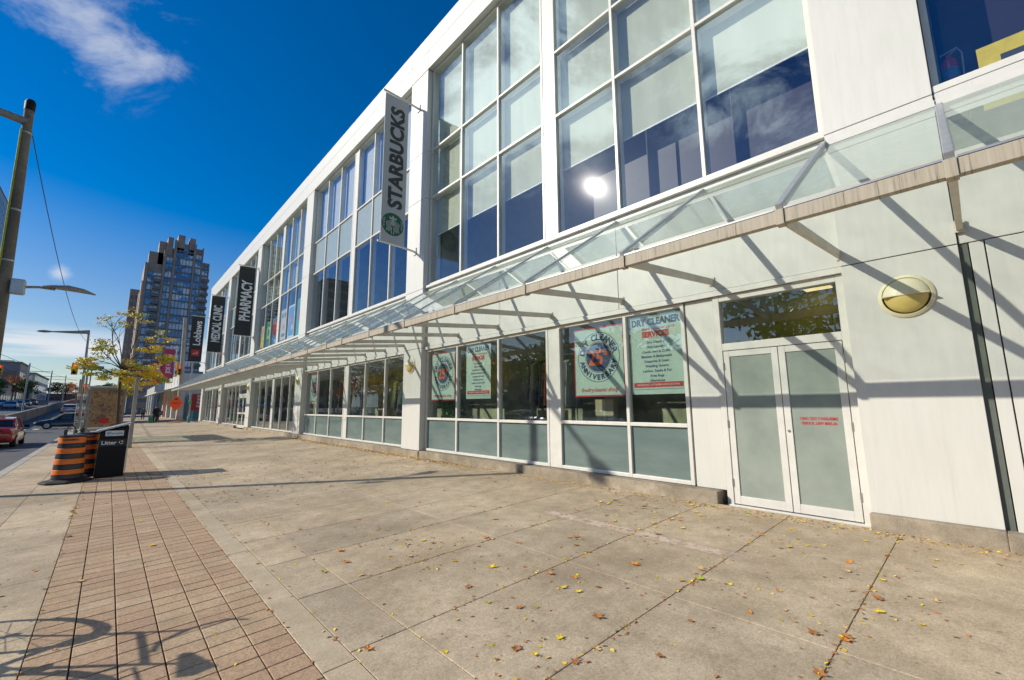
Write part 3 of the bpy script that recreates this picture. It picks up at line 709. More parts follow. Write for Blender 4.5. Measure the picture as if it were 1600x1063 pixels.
mb = MB(); mb.box(7.40, 7.415, -2.6, -.42, 5.35, 5.78); mb.build('board', 'poster_yellow', sg)
mb = MB(); mb.box(7.393, 7.3975, -.85, -.60, 5.44, 5.60); mb.box(7.393, 7.3975, -1.4, -1.0, 5.42, 5.66); mb.build('black_mark', 'letter_dark', sg); local(sg)

# ------------------------------------------------------------------ wall lamps
def wall_lamp(y, z, x, label):
    r = empty('wall_lamp', (x, y, z), label, 'wall lamp', 'round wall lamps on the piers')
    MB().lathe((x, y, z), [(0, 0), (.255, 0), (.262, -.014), (.24, -.035), (.225, -.042), (.218, -.024)], 40, 'x').build('rim', 'lamp_white', r, smooth=True)
    m1 = MB(); n = 24; R_ = .212
    def dome(m_, a0, a1, sc_):
        K = 8
        for i in range(n):
            for j in range(K):
                def pt(u, v):
                    a = a0 + (a1 - a0) * u / n; rr = math.sin(v / K * PI / 2) * R_ * sc_; h = math.cos(v / K * PI / 2) * .11 * sc_
                    return (x - .02 - h, y + math.cos(a) * rr, z + math.sin(a) * rr)
                m_.face([pt(i, j), pt(i + 1, j), pt(i + 1, j + 1), pt(i, j + 1)])
    dome(m1, 0, PI, 1.03); m1.box(x - .135, x - .02, y - .216, y + .216, z - .004, z + .004); m1.build('hood', 'lamp_white', r, smooth=True)
    m2 = MB(); dome(m2, PI, 2 * PI, .97); m2.build('diffuser', 'lamp_cream', r, smooth=True); local(r)
wall_lamp(.50, 2.78, DF, 'large round cream wall lamp with half hood right of the exit door')
wall_lamp(12.31, 2.80, DF, 'round cream wall lamp on the pier left of the dry cleaner windows')
wall_lamp(23.62, 2.85, DF, 'round cream wall lamp on the second narrow pier from the dry cleaner')
wall_lamp(34.4, 2.9, DF, 'small distant wall lamp on the pier right of the glazed entrance')
wall_lamp(45.0, 2.9, DF, 'small distant wall lamp on the pier left of the glazed entrance')

# ------------------------------------------------------------------ dry cleaner posters
def poster_round(yc, label, zc=2.38):
    r = empty('window_poster', (7.235, yc, zc - .72), label, 'poster', None)
    W_, H_ = 1.24, 1.42
    MB().box(7.232, 7.236, yc - W_ / 2, yc + W_ / 2, zc - H_ / 2, zc + H_ / 2).build('red_border', 'letter_red', r)
    MB().box(7.228, 7.2315, yc - W_ / 2 + .03, yc + W_ / 2 - .03, zc - H_ / 2 + .03, zc + H_ / 2 - .03).build('backing_sheet', 'poster_mint', r)
    M = basis((7.2265, yc, zc + .09), (0, -1, 0), (0, 0, 1))
    a = MB(); disc(a, M, .50, .513); disc(a, M @ Matrix.Translation((0, 0, .0)), .312, .322)
    arc_text(a, M, 'DRY CLEANER', .175, .405, PI * .95, PI * .05, bold=.009, extrude=.0006)
    arc_text(a, M, 'ANNIVERSARY', .145, .415, PI * 1.05, PI * 1.95, inward=True, bold=.009, extrude=.0006); a.build('lettering', 'poster_navy', r)
    a = MB(); disc(a, M, 0, .300); a.build('blue_disc', 'poster_navy', r)
    a = MB(); M2 = basis((7.2245, yc, zc + .09), (0, -1, 0), (0, 0, 1))
    add_text(a, M2 @ Matrix.Translation((-.06, -.03, 0)), '25', .42, sx=.9, bold=.012, extrude=.0006); add_text(a, M2 @ Matrix.Translation((.21, .08, 0)), 'th', .16, bold=.006, extrude=.0006); a.build('number', 'poster_orange', r)
    a = MB(); add_text(a, basis((7.2265, yc, zc - .575), (0, -1, 0), (0, 0, 1)), 'thedrycleaner.shop', .115, bold=.002, extrude=.0006); a.build('web_address', 'letter_red', r); local(r)
def poster_list(yc, label, zc=2.42):
    r = empty('window_poster', (7.235, yc, zc - .72), label, 'poster', None)
    W_, H_ = 1.06, 1.46
    MB().box(7.232, 7.236, yc - W_ / 2, yc + W_ / 2, zc - H_ / 2, zc + H_ / 2).build('backing_sheet', 'poster_mint', r)
    a = MB(); X = 7.2305
    add_text(a, basis((X, yc, zc + .60), (0, -1, 0), (0, 0, 1)), 'DRY CLEANER', .175, sx=.84, bold=.009, extrude=.0006)
    for i, tx in enumerate(['Dry Cleaning', 'Shirt Laundry', 'Comforters & Quilts', 'Blankets & Bedspreads', 'Draperies & Linen', 'Wedding Gowns', 'Leather, Suede & Fur', 'Area Rugs', 'Alterations', 'Shoe Repair & Cleaning']):
        add_text(a, basis((X, yc, zc + .22 - i * .088), (0, -1, 0), (0, 0, 1)), tx, .066, bold=.0015, extrude=.0006)
    for zz in (.70, -.64):
        a.box(X - .001, X, yc - .49, yc + .49, zc + zz - .003, zc + zz + .003)
    a.build('lettering', 'poster_navy', r)
    a = MB(); add_text(a, basis((X, yc - .06, zc + .475), (0, -1, 0), (0, 0, 1)), 'thedrycleaner.shop', .085, extrude=.0006, bold=.001); add_text(a, basis((X, yc, zc + .365), (0, -1, 0), (0, 0, 1)), 'SERVICES', .145, sx=.9, bold=.009, extrude=.0006)
    a.box(X - .001, X, yc - .28, yc + .28, zc + .295, zc + .299)
    a.build('red_lettering', 'letter_red', r)
    a = MB(); a.box(7.229, 7.2315, yc - .48, yc + .48, zc - .605, zc - .515); a.build('red_bar', 'letter_red', r)
    a = MB(); add_text(a, basis((7.2275, yc, zc - .56), (0, -1, 0), (0, 0, 1)), 'EXCEEDING CUSTOMER EXPECTATIONS', .045, extrude=.0006); a.build('white_lettering', 'letter_white', r); local(r)
poster_round(5.24, 'mint poster with 25th anniversary circle beside the service list nearest the exit door')
poster_list(3.96, 'mint list of dry cleaning services in the window nearest the exit door')
poster_round(10.86, 'mint 25th anniversary poster in the window next to the narrow pier')
poster_list(9.18, 'mint service list poster in the middle pane left of the hanging clothes')
poster_round(21.9, 'distant white round anniversary poster in the far window beyond the narrow pier', 2.35)

# posters in the upper window of the third bay
def up_poster(y0, y1, z0, z1, base, label, deco):
    r = empty('window_poster', (7.24, (y0 + y1) / 2, z0), label, 'poster')
    MB().box(7.235, 7.245, y0, y1, z0, z1).build('backing_sheet', base, r)
    yc, zc, W_ = (y0 + y1) / 2, (z0 + z1) / 2, (y1 - y0)
    M = basis((7.228, yc, zc), (0, -1, 0), (0, 0, 1))
    for (mat, kind, u, v, a_, b_) in deco:
        q = MB()
        if kind == 'd': disc(q, M, 0, a_ * W_, cx=u * W_, cy=v * (z1 - z0), z=b_)
        else: q.box(7.231 - b_ * 0, 7.2335, yc - u * W_ - a_ * W_, yc - u * W_ + a_ * W_, zc + v * (z1 - z0) - b_, zc + v * (z1 - z0) + b_)
        q.build('printed_shape', mat, r)
    local(r)
o7 = offs(2)
up_poster(o7[6] + .25, o7[7] - .3, 5.5, 7.0, 'poster_yellow', 'yellow poster in the upper window nearest the pharmacy banner', [('poster_sand', 'b', 0, .2, .3, .25)])
up_poster(o7[5] + .15, o7[6] - .25, 5.45, 7.1, 'poster_green', 'green poster with pale ring in the upper window, right of the yellow one', [('letter_white', 'd', 0, .05, .33, .0), ('poster_green', 'd', 0, .05, .24, .003), ('poster_blue', 'b', 0, -.4, .45, .12)])
up_poster(o7[4] + .12, o7[5] - .2, 5.45, 7.15, 'poster_blue', 'blue poster with big red disc in the upper window', [('poster_red', 'd', 0, .12, .44, .0), ('poster_yellow', 'b', 0, .12, .25, .12), ('letter_red', 'd', 0, .12, .30, .003), ])
up_poster(o7[2] + .15, o7[3] - .15, 5.5, 7.35, 'poster_sand', 'sand coloured patterned poster in the upper window, left of the blue picture', [('bark', 'd', -.2, .3, .12, 0), ('bark', 'd', .2, .3, .12, 0), ('poster_orange', 'd', 0, -.1, .15, 0), ('bark', 'b', 0, -.35, .3, .1)])
up_poster(o7[1] + .15, o7[2] - .15, 5.45, 7.35, 'poster_white', 'blue and white picture poster in the upper window with two figures', [('poster_blue', 'b', 0, 0, .44, .85), ('poster_orange', 'd', -.1, .05, .15, .006), ('poster_sand', 'd', .15, -.2, .15, .006)])
up_poster(o7[0] + .1, o7[1] - .15, 5.4, 7.5, 'poster_teal', 'teal poster with red shape in the last upper window before the wide pier', [('poster_red', 'd', 0, .05, .3, 0)])

# ------------------------------------------------------------------ inside the dry cleaner
rk = empty('clothes_rack', (8.2, 7.4, .1), 'metal rail inside the dry cleaner window', 'clothes rack')
mb = MB(); mb.tube([(8.2, 6.6, 2.75), (8.2, 8.15, 2.75)], .018, 8); mb.tube([(8.2, 6.6, .1), (8.2, 6.6, 2.75)], .018, 8); mb.tube([(8.2, 8.15, .1), (8.2, 8.15, 2.75)], .018, 8); mb.build('rail', 'galvanised', rk); local(rk)
cols = ['cloth_pale', 'cloth_pale', 'cloth_tan', 'cloth_blue', 'cloth_pale', 'cloth_brown', 'cloth_black', 'cloth_orange', 'cloth_brown', 'cloth_black', 'cloth_black', 'cloth_grey', 'cloth_tan', 'cloth_black']
gl_ = ['pale shirt in plastic at the window end of the clothes rail', 'second pale shirt from the window end of the clothes rail', 'tan jacket hanging on the clothes rail', 'blue coat hanging on the clothes rail', 'pale dress between the blue and brown clothes', 'brown coat nearest the blue one on the rail', 'black coat right of the orange shirt', 'orange shirt hanging mid rail', 'brown coat left of the orange shirt', 'first black coat left of the brown one', 'second black coat left of the brown one', 'grey coat hanging on the rail', 'tan coat near the far end of the rail', 'black coat at the far end of the rail']
for k in range(14):
    y = 6.72 + k * .1; ln = .9 + .35 * rnd.random(); x = 8.2
    n = 18; rings = []
    for (h, wx, wy) in ((0, .02, .02), (.04, .10, .035), (.12, .22, .045), (.3, .21, .04), (.6, .24, .045), (ln, .28, .055)):
        rings.append([(x + math.cos(2 * PI * i / n) * wx, y + math.sin(2 * PI * i / n) * wy * (1 + .35 * math.sin(5 * 2 * PI * i / n + k)), 2.66 - h) for i in range(n)])
    o = MB().loft(rings).build('hanging_garment', cols[k], smooth=True); tag(o, gl_[k], 'garment', 'clothes on the rail')
for (yy0, n_, lab) in ((14.0, 12, 'right'), (19.2, 10, 'left')):
    rk2 = empty('clothes_rack', (8.4, yy0, .1), 'metal clothes rail in the ' + lab + ' half of the far dry cleaner window', 'clothes rack')
    mb = MB(); mb.tube([(8.4, yy0, 2.6), (8.4, yy0 + 1.9, 2.6)], .018, 8); mb.tube([(8.4, yy0, .1), (8.4, yy0, 2.6)], .018, 8); mb.tube([(8.4, yy0 + 1.9, .1), (8.4, yy0 + 1.9, 2.6)], .018, 8); mb.build('rail', 'galvanised', rk2); local(rk2)
    pal = ['cloth_orange', 'poster_yellow', 'cloth_pale', 'cloth_blue', 'poster_teal', 'cloth_tan']; pn = ['orange', 'yellow', 'pale', 'blue', 'teal', 'tan']
    for k in range(n_):
        y = yy0 + .15 + k * .15; ln = .9 + .3 * rnd.random(); n = 14; rings = []; x = 8.4; ci = rnd.randrange(6)
        for (h, wx, wy) in ((0, .02, .02), (.04, .10, .035), (.12, .22, .05), (.3, .21, .05), (ln, .28, .07)):
            rings.append([(x + math.cos(2 * PI * i / n) * wx, y + math.sin(2 * PI * i / n) * wy * (1 + .35 * math.sin(5 * 2 * PI * i / n + k)), 2.52 - h) for i in range(n)])
        o = MB().loft(rings).build('hanging_garment', pal[ci], smooth=True); tag(o, pn[ci] + ' garment on the ' + lab + ' rail in the far dry cleaner window', 'garment', pn[ci] + ' garments, ' + lab + ' rail')
pt = empty('potted_plant', (7.6, 10.9, .1), 'leafy green plant behind the round poster next to the pier', 'plant')
mb = MB().lathe((7.6, 10.9, .1), [(0, 0), (.16, 0), (.2, .8), (.17, .8), (0, .75)], 16); mb.build('pot', 'cloth_tan', pt)
def leafcloud(mb, c, r, n, size, rn, flat=1.):
    for _ in range(n):
        while 1:
            p = Vector((rn.uniform(-1, 1), rn.uniform(-1, 1), rn.uniform(-1, 1)))
            if p.length < 1: break
        p = Vector(c) + Vector((p.x * r[0], p.y * r[1], p.z * r[2]))
        a = Vector((rn.gauss(0, 1), rn.gauss(0, 1), rn.gauss(0, 1) * flat)).normalized(); b = a.orthogonal().normalized(); s = size * rn.uniform(.6, 1.3)
        b = (Matrix.Rotation(rn.uniform(0, 6.28), 3, a) @ b); cc = a.cross(b)
        mb.face([p - b * s, p + cc * s * .45, p + b * s, p - cc * s * .45])
mb = MB(); leafcloud(mb, (7.6, 10.85, 1.35), (.3, .5, .4), 380, .07, rnd); mb.build('foliage', 'plant_green', pt); local(pt)
ct = empty('counter', (7.9, 5.3, .1), 'low counter with papers inside the dry cleaner window', 'counter')
mb = MB(); mb.box(7.7, 8.2, 4.9, 6.1, .1, 1.05); mb.build('cabinet', 'cloth_brown', ct); mb = MB(); mb.box(7.66, 8.24, 4.86, 6.14, 1.05, 1.09); mb.build('top', 'cloth_tan', ct); local(ct)
bx = empty('paper_box', (7.75, 5.5, 1.09), 'cream cardboard box standing on the counter below the round poster', 'box')
mb = MB(); mb.box(7.7, 7.85, 5.25, 5.7, 1.09, 1.62); mb.build('carton', 'poster_sand', bx); mb = MB(); mb.box(7.697, 7.699, 5.45, 5.5, 1.09, 1.62); mb.build('tape', 'lamp_white', bx); local(bx)
cl = empty('ceiling_light', (9.2, 2.2, 3.4), 'fluorescent ceiling light glowing behind the glass above the exit door', 'ceiling light')
mb = MB(); mb.box(7.7, 8.5, 1.45, 1.85, 3.38, 3.5); mb.build('housing', 'white_frame', cl); mb = MB(); mb.box(7.72, 8.48, 1.47, 1.83, 3.365, 3.38)
mm = Mat('light_diffuser'); mm.bsdf((.8, .6, .3), .5, emit=(1, .75, .35), emits=1.2); mb.build('diffuser', 'light_diffuser', cl); local(cl)

# ------------------------------------------------------------------ hanging banners
def banner(yc, x0, x1, z0, z1, base, label, deco, letters='letter_white'):
    r = empty('banner_sign', (DF, yc, z0), label, 'banner', None)
    MB().box(x0, x1, yc - .012, yc + .012, z0, z1).build('cloth_panel', base, r)
    for z, dz in ((z1 + .05, .0), (z0 - .05, 0)):
        a = MB(); a.tube([(x0 - .08, yc, z + (.02)), (x1 - .1, yc, z), (DF + .02, yc, z - .05)], .035, 8)
        a.box(DF - .03, DF, yc - .09, yc + .09, z - .16, z + .08); a.build('bracket', 'white_frame', r, smooth=False)
    deco(r, yc); local(r)
def stb(r, yc):
    M = basis((6.20, yc - .014, 9.62), (0, 0, 1), (-1, 0, 0)); t = MB()
    add_text(t, M, 'STARBUCKS', .66, sx=.98, bold=.028, shear=.0, extrude=.003, spacing=1.02); t.build('lettering', 'letter_dark', r)
    cx, cz, R_ = 6.13, 7.28, .38; M = basis((cx, yc - .014, cz), (1, 0, 0), (0, 0, 1))
    a = MB(); disc(a, M, 0, R_, 56); a.build('emblem_disc', 'emblem_green', r)
    wv = MB(); z = .004
    def strip(pts, wd):
        for i in range(len(pts) - 1):
            p, q = Vector(pts[i]), Vector(pts[i + 1]); d = (q - p); nn = Vector((-d.y, d.x)).normalized() * wd
            wv.face([M @ Vector((*(p - nn), z)), M @ Vector((*(q - nn), z)), M @ Vector((*(q + nn), z)), M @ Vector((*(p + nn), z))])
    # face, crown, hair and side scales of the round emblem
    poly = [M @ Vector((.075 * math.cos(t_) , .05 + .105 * math.sin(t_), z)) for t_ in [2 * PI * k / 20 for k in range(20)]]; wv.face(poly)
    wv.face([M @ Vector((*p, z)) for p in ((-.11, .16), (.11, .16), (.14, .25), (.06, .21), (0, .30), (-.06, .21), (-.14, .25))])
    for sgn in (-1, 1):
        for k in range(4):
            o_ = .085 + .042 * k
            strip([(sgn * (o_ + .018 * math.sin(i * 1.25 + k * .4)), .13 - .05 * k * .5 - i * .062) for i in range(7 - k // 2)], .010)
        for k in range(4):
            strip([(sgn * (.26 + .012 * k), .16 - k * .075), (sgn * (.35 - .004 * k * k), .10 - k * .075)], .012)
    strip([(-.028, -.10), (-.05, -.2), (-.03, -.33)], .012); strip([(.028, -.10), (.05, -.2), (.03, -.33)], .012)
    wv.build('emblem_figure', 'banner_grey', r)
    fz = MB(); z = .007
    strip_ = [(-.045, .075, .028, .008), (.045, .075, .028, .008), (0, .03, .008, .03), (0, -.02, .028, .008)]
    for (u, v, a_, b_) in strip_: fz.face([M @ Vector((u - a_, v - b_, z)), M @ Vector((u + a_, v - b_, z)), M @ Vector((u + a_, v + b_, z)), M @ Vector((u - a_, v + b_, z))])
    fz.build('emblem_features', 'emblem_green', r)
banner(12.25, 5.72, 6.56, 6.66, 11.78, 'banner_grey', 'tall grey banner with black coffee shop lettering and round green emblem', stb)
def tx(word, xc, zc, size, sx_, bold=.02):
    def f(r, yc):
        t = MB(); add_text(t, basis((xc, yc - .014, zc), (0, 0, 1), (-1, 0, 0)), word, size, sx=sx_, bold=bold, extrude=.003); t.build('lettering', 'letter_white', r)
    return f
banner(34.35, 5.80, 6.78, 6.45, 11.35, 'banner_black', 'tall black banner reading PHARMACY in white', tx('PHARMACY', 6.36, 8.9, .88, .62, .03))
banner(44.95, 5.72, 6.72, 6.3, 11.25, 'banner_black', 'tall black banner reading MEDICAL CLINIC in white', tx('MEDICAL CLINIC', 6.28, 8.8, .86, .50, .03))
def lob(r, yc):
    t = MB(); add_text(t, basis((6.12, yc - .014, 9.25), (0, 0, 1), (-1, 0, 0)), 'Loblaws', .86, sx=.93, bold=.02, extrude=.003); t.build('lettering', 'letter_white', r)
    q = MB(); q.box(5.72, 6.42, yc - .02, yc - .013, 6.85, 7.5); q.build('red_square', 'letter_red', r)
    q = MB(); add_text(q, basis((6.07, yc - .023, 7.17), (0, 0, 1), (-1, 0, 0)), 'L', .5, bold=.03, extrude=.002); q.build('initial', 'poster_sand', r)
banner(55.2, 5.50, 6.62, 6.25, 11.0, 'banner_black', 'tall black banner with white grocery lettering and red square', lob)

# ------------------------------------------------------------------ second, lower store building beyond the side street
b2 = empty('store_building', (7, 75, 0), 'low white store building with canopy and orange panels beyond the side street', 'building')
mb = MB(); mb.box(7.0, 26, 75.2, 150, 4.6, 6.3); mb.box(7.6, 26, 76, 150, -.4, 4.6)
for k in range(10): mb.box(6.9, 7.6, 75.2 + k * 7.5, 76.4 + k * 7.5, -.4, 4.6)
mb.build('wall', 'white_panel', b2)
mb = MB()
for k in range(9): mb.box(7.55, 7.59, 76.6 + k * 7.5, 82.4 + k * 7.5, .2, 3.4)
mb.build('glazing', 'spandrel_glass', b2)
mb = MB(); mb.box(7.4, 7.54, 91.5, 97.5, .1, 3.4); mb.build('orange_panel', 'store_orange', b2)
mb = MB(); mb.box(7.4, 7.54, 84, 89, .1, 3.4); mb.build('blue_panel', 'store_blue', b2)
mb = MB(); mb.loft([[(4.5, y, 3.55), (4.5, y, 3.7), (7.0, y, 4.5), (7.0, y, 4.4)] for y in (76, 112)]); mb.build('canopy', 'white_panel', b2)
mb = MB()
for k in range(19): mb.box(6.98, 7.0, 75.5 + k * 4, 75.7 + k * 4, 4.8, 6.25)
mb.build('parapet_joint', 'groove_green', b2)
mb = MB(); mb.box(7.9, 9.6, 75.13, 75.19, 0, 3.3)
mb.build('teal_panel', 'teal_metal', b2); local(b2)
rs = empty('red_billboard', (8.4, 72, 0), 'dark red billboard with white slogan at the corner beyond the white building', 'billboard')
mb = MB(); mb.box(7.7, 10.6, 69.0, 69.08, 1.15, 3.3); mb.build('board', 'billboard_red', rs)
mb = MB(); mb.box(7.9, 7.98, 69.1, 69.18, -.37, 3.2); mb.box(10.3, 10.38, 69.1, 69.18, -.37, 3.2); mb.build('post', 'metal_grey', rs)
t = MB()
for i, (s_, z_) in enumerate((('Great', 3.0), ('Style.', 2.6), ('Great', 2.15), ('Value.', 1.7))): add_text(t, basis((8.75, 68.98, z_), (1, 0, 0), (0, 0, 1)), s_, .42, bold=.012, extrude=.004)
t.build('lettering', 'poster_white', rs); local(rs)
for (yc, x0, x1, z0, z1, nm, sz) in ((88, 5.75, 7.0, 6.15, 10.9, 'nearer red banner of the pair on the low store building', .8), (106, 5.5, 7.0, 6.15, 10.3, 'farther red banner of the pair on the low store building', .72)):
    r = empty('banner_sign', (6.9, yc, z0), nm, 'banner', None)
    MB().box(x0, x1, yc - .02, yc + .02, z0, z1).build('cloth_panel', 'banner_red', r)
    MB().tube([(x1 + .2, yc, 4.6), (x1 + .2, yc, z1 + .6)], .07, 8).build('post', 'galvanised', r)
    MB().tube([(x0 - 1.0, yc, z1 + .35), (x1 + .5, yc, z1 + .2)], .04, 6).build('bracket', 'white_frame', r)
    t = MB(); add_text(t, basis(((x0 + x1) / 2, yc - .025, (z0 + z1) / 2), (0, 0, 1), (-1, 0, 0)), 'JOE FRESH', sz, sx=.82, bold=.01, extrude=.004); t.build('lettering', 'letter_white', r); local(r)

# ------------------------------------------------------------------ apartment tower
tw = empty('apartment_tower', (14, 200, 0), 'tall brown brick apartment tower with blue glass strips and stepped top', 'tower')
TB = 2.4
X0, X1, Y0, Y1 = 4.6, 23.6, 200, 222
strips = [(5.6, 9.4), (10.4, 12.2), (13.2, 18.2), (19.1, 20.9), (21.4, 23.2)]
tops = [50.5, 57, 61.5, 60.5, 55.5]
secs = [(4.6, 9.9, 54), (9.9, 12.7, 61), (12.7, 18.7, 63.5), (18.7, 21.15, 62.5), (21.15, 23.6, 57.5)]
mb = MB()
for a, b, h in secs: mb.box(a, b, Y0 + .6, Y1, 0, h)
piers_ = [(4.6, 5.5, 52.5), (9.5, 10.3, 59.5), (12.3, 13.1, 64.2), (18.3, 19.0, 64.0), (20.95, 21.35, 63), (23.25, 23.6, 57)]
for a, b, h in piers_: mb.box(a, b, Y0 - .3, Y0 + .7, 0, h)
for a, b, h in ((10.3, 11.9, 65.0), (13.2, 15.3, 66.6), (16.7, 18.6, 66.2)): mb.box(a, b, Y0 + .2, Y0 + 6, h - 7, h)
mb.box(8.0, 10.6, Y0 + 2, Y0 + 9, 53, 63.3); mb.box(5.4, 9.5, Y0 + 2, Y0 + 9, 48, 58.8)
mb.build('wall', 'tower_brick', tw)
for i, ((a, b), h) in enumerate(zip(strips, tops)):
    q = MB(); q.box(a, b, Y0 + .2, Y0 + .58, 5, h); s_ = q.build('glazing', 'blue_curtain_glass', tw)
    q = MB(); k = 5
    while k < h:
        q.box(a, b, Y0 + .02, Y0 + .195, k, k + .55); k += 2.75
    nv = max(2, int((b - a) / 1.0))
    for j in range(1, nv): q.box(a + (b - a) * j / nv - .08, a + (b - a) * j / nv + .08, Y0 + .1, Y0 + .197, 5, h)
    q.build('glazing_grid', 'tower_slab', s_)
k = 14
while k < 50:
    if k < 48:
        q = MB(); q.box(7.2, 9.3, Y0 - 1.1, Y0 + .15, k, k + .22); q.box(7.25, 9.25, Y0 - 1.08, Y0 - 1.0, k + .22, k + 1.2); q.build('balcony', 'tower_slab', tw)
    q = MB(); q.box(21.5, 23.9, Y0 - .9, Y0 + .15, k, k + .22); q.box(21.5, 23.9, Y0 - .88, Y0 - .8, k + .22, k + 1.1); q.build('balcony', 'tower_slab', tw); k += 2.75
q = MB(); q.box(4.2, 4.58, Y0 + .5, Y0 + 5, 0, 47); q.box(4.0, 4.6, Y0 + 8, Y0 + 12, 0, 44); q.build('pale_pier', 'tower_pale', tw)
q = MB(); k = 8
while k < 44: q.box(4.5, 4.59, Y0 + 5.5, Y0 + 7.5, k, k + 1.6); k += 2.75
q.build('side_window', 'dark_building_glass', tw); 
q = MB(); q.box(4, 26, Y0 - 8, Y0 - .4, 0, 14.5); q.build('podium', 'midrise_clad', tw)
q = MB()
for k in range(4): q.box(4.5, 25.5, Y0 - 8.1, Y0 - 8.01, 1.5 + 3.2 * k, 3.6 + 3.2 * k)
q.build('podium_window', 'dark_building_glass', tw); local(tw)
sb = empty('slab_block', (3, 225, 0), 'dark grey apartment block behind the left side of the brick tower', 'apartment block')
mb = MB(); mb.box(1.7, 6.5, 225, 250, 0, 48.5); mb.build('wall', 'midrise_clad', sb)
q = MB(); k = 6
while k < 46: q.box(2.2, 2.9, 224.9, 224.99, k, k + 1.5); q.box(3.5, 4.3, 224.9, 224.99, k, k + 1.5); k += 2.75
q.build('window_column', 'dark_building_glass', sb); local(sb)

# ------------------------------------------------------------------ street poles
def street_lamp(y, lab, detail=True, x=-1.88):
    r = empty('street_lamp', (x, y, gz(x)), lab, 'street lamp', None)
    b = gz(x) - .02
    MB().tube([(x + .06, y, b), (x, y, 4.2), (x - .07, y, 8.12)], [.125, .10, .078], 20).build('pole', 'pole_concrete' if detail else 'metal_grey', r, smooth=True)
    if detail:
        for z in (7.55, 5.75, 4.62): MB().lathe((x - .018 * (z - 4) / 1.2, y, z), [(.098 - (z - 4.6) * .006, -.02), (.106 - (z - 4.6) * .006, 0), (.098 - (z - 4.6) * .006, .02)], 20).build('band', 'galvanised', r)
        MB().lathe((x - .07, y, 8.08), [(.086, 0), (.09, .2), (.06, .26), (0, .27)], 18).build('cap', 'black_plastic', r, smooth=True)
        MB().tube([(x - .09, y - .07, 3.9), (x - .13, y - .06, 7.6)], .018, 6).build('conduit', 'leaf_lime', r)
        q = MB(); q.box(x + .11, x + .32, y - .20, y - .02, 3.9, 4.22); q.box(x - .42, x - .14, y - .22, y - .16, 3.92, 4.2); q.build('junction_box', 'galvanised', r, bevel=.02)
        a = MB(); a.tube([(x + .2, y, 4.08), (x + .5, y, 4.13), (x + .75, y, 4.12)], [.03, .028, .025], 8); ao = a.build('lamp_arm', 'lamp_grey', r, smooth=True)
        rings = []
        for u, wd, h in ((0, .04, .03), (.12, .10, .05), (.4, .16, .075), (.65, .13, .06), (.85, .02, .02)):
            cx = x + .55 + u; cz = 4.15 - .10 * u + .07 * math.sin(u * 3)
            rings.append([(cx, y + math.cos(2 * PI * k / 14) * wd, cz + max(-.35, math.sin(2 * PI * k / 14)) * h) for k in range(14)])
        MB().loft(rings).build('lamp_head', 'lamp_grey', r, smooth=True)
    a = MB(); a.tube([(x - .05, y, 7.8), (x - 1.0, y, 7.95), (x - 2.35, y, 7.85)] if detail else [(x, y, 8.2), (x - 1.0, y, 8.08), (x - 2.35, y, 7.98)], [.19, .13, .05] if not detail else [.09, .07, .045], 10); a.build('road_arm', 'lamp_grey', r, smooth=True)
    rings = []
    for u, wd, h in ((0, .06, .04), (.2, .2, .08), (.5, .27, .11), (.8, .2, .08), (.95, .04, .02)):
        cx = x - 2.25 - u; rings.append([(cx, y + math.cos(2 * PI * k / 14) * wd, (7.83 if detail else 7.98) - .03 * u + math.sin(2 * PI * k / 14) * h) for k in range(14)])
    MB().loft(rings).build('road_lamp_head', 'lamp_grey', r, smooth=True); local(r)
street_lamp(13.72, 'thick brown concrete street lamp pole with curved walkway lamp at the left edge')
street_lamp(53.0, 'slim grey street lamp with long arm over the road behind the tree', False)
mb = MB(); n = 24
def catenary(a, b, sag, n=24): return [Vector(a).lerp(Vector(b), t / n) - Vector((0, 0, sag * 4 * (t / n) * (1 - t / n))) for t in range(n + 1)]
mb.tube(catenary((-1.93, 13.6, 7.9), (-1.9, 53, 7.3), 1.1), .011, 5)
tag(mb.build('overhead_wire', 'black_rubber'), 'thin sagging wire between the two street lamps on the kerb', 'wire')

# ------------------------------------------------------------------ litter bin
lb = empty('litter_bin', (.15, 15.05, gz(.15)), 'tall black sidewalk litter bin with sloping grey lid', 'litter bin')
zb = gz(.15) + .005; bx0, bx1, by0, by1 = -.10, .42, 14.78, 15.55
mb = MB(); mb.loft([[(bx0 - .02, y0_, zb), (bx1 + .0, y0_, zb), (bx1 + .01, y0_, zb + 1.24), (bx0 - .0, y0_, zb + 1.08)] for y0_ in (by0, by1)]); mb.build('body', 'black_plastic', lb, bevel=.015)
mb = MB(); mb.loft([[(bx0 - .07, y0_, zb + 1.09), (bx1 + .04, y0_, zb + 1.28), (bx1 + .04, y0_, zb + 1.315), (bx0 - .07, y0_, zb + 1.125)] for y0_ in (by0 - .03, by1 + .02)]); mb.build('lid', 'galvanised', lb, bevel=.01)
mb = MB(); mb.box(bx0 + .0, bx1 + .006, by0 - .012, by0 - .002, zb + .74, zb + .91); mb.build('label_strip', 'banner_black', lb)
mb = MB(); add_text(mb, basis((.085, by0 - .014, zb + .825), (1, 0, 0), (0, 0, 1)), 'Litter', .125, bold=.003, extrude=.001)
Mx = basis((.31, by0 - .014, zb + .83), (1, 0, 0), (0, 0, 1))
for k in range(3):
    disc(mb, Mx, .026, .043, 8, a0=k * 2.094 + .2, a1=k * 2.094 + 1.75)
mb.build('lettering', 'letter_white', lb)
mb = MB(); mb.box(.0, .34, by0 - .012, by0 - .002, zb + .99, zb + 1.12); mb.build('city_sticker', 'poster_white', lb)
mb = MB(); add_text(mb, basis((.19, by0 - .014, zb + 1.055), (1, 0, 0), (0, 0, 1)), 'Toronto', .075, bold=.002, extrude=.001); mb.box(.035, .06, by0 - .0135, by0 - .0125, zb + 1.03, zb + 1.08); mb.build('city_lettering', 'poster_blue', lb)
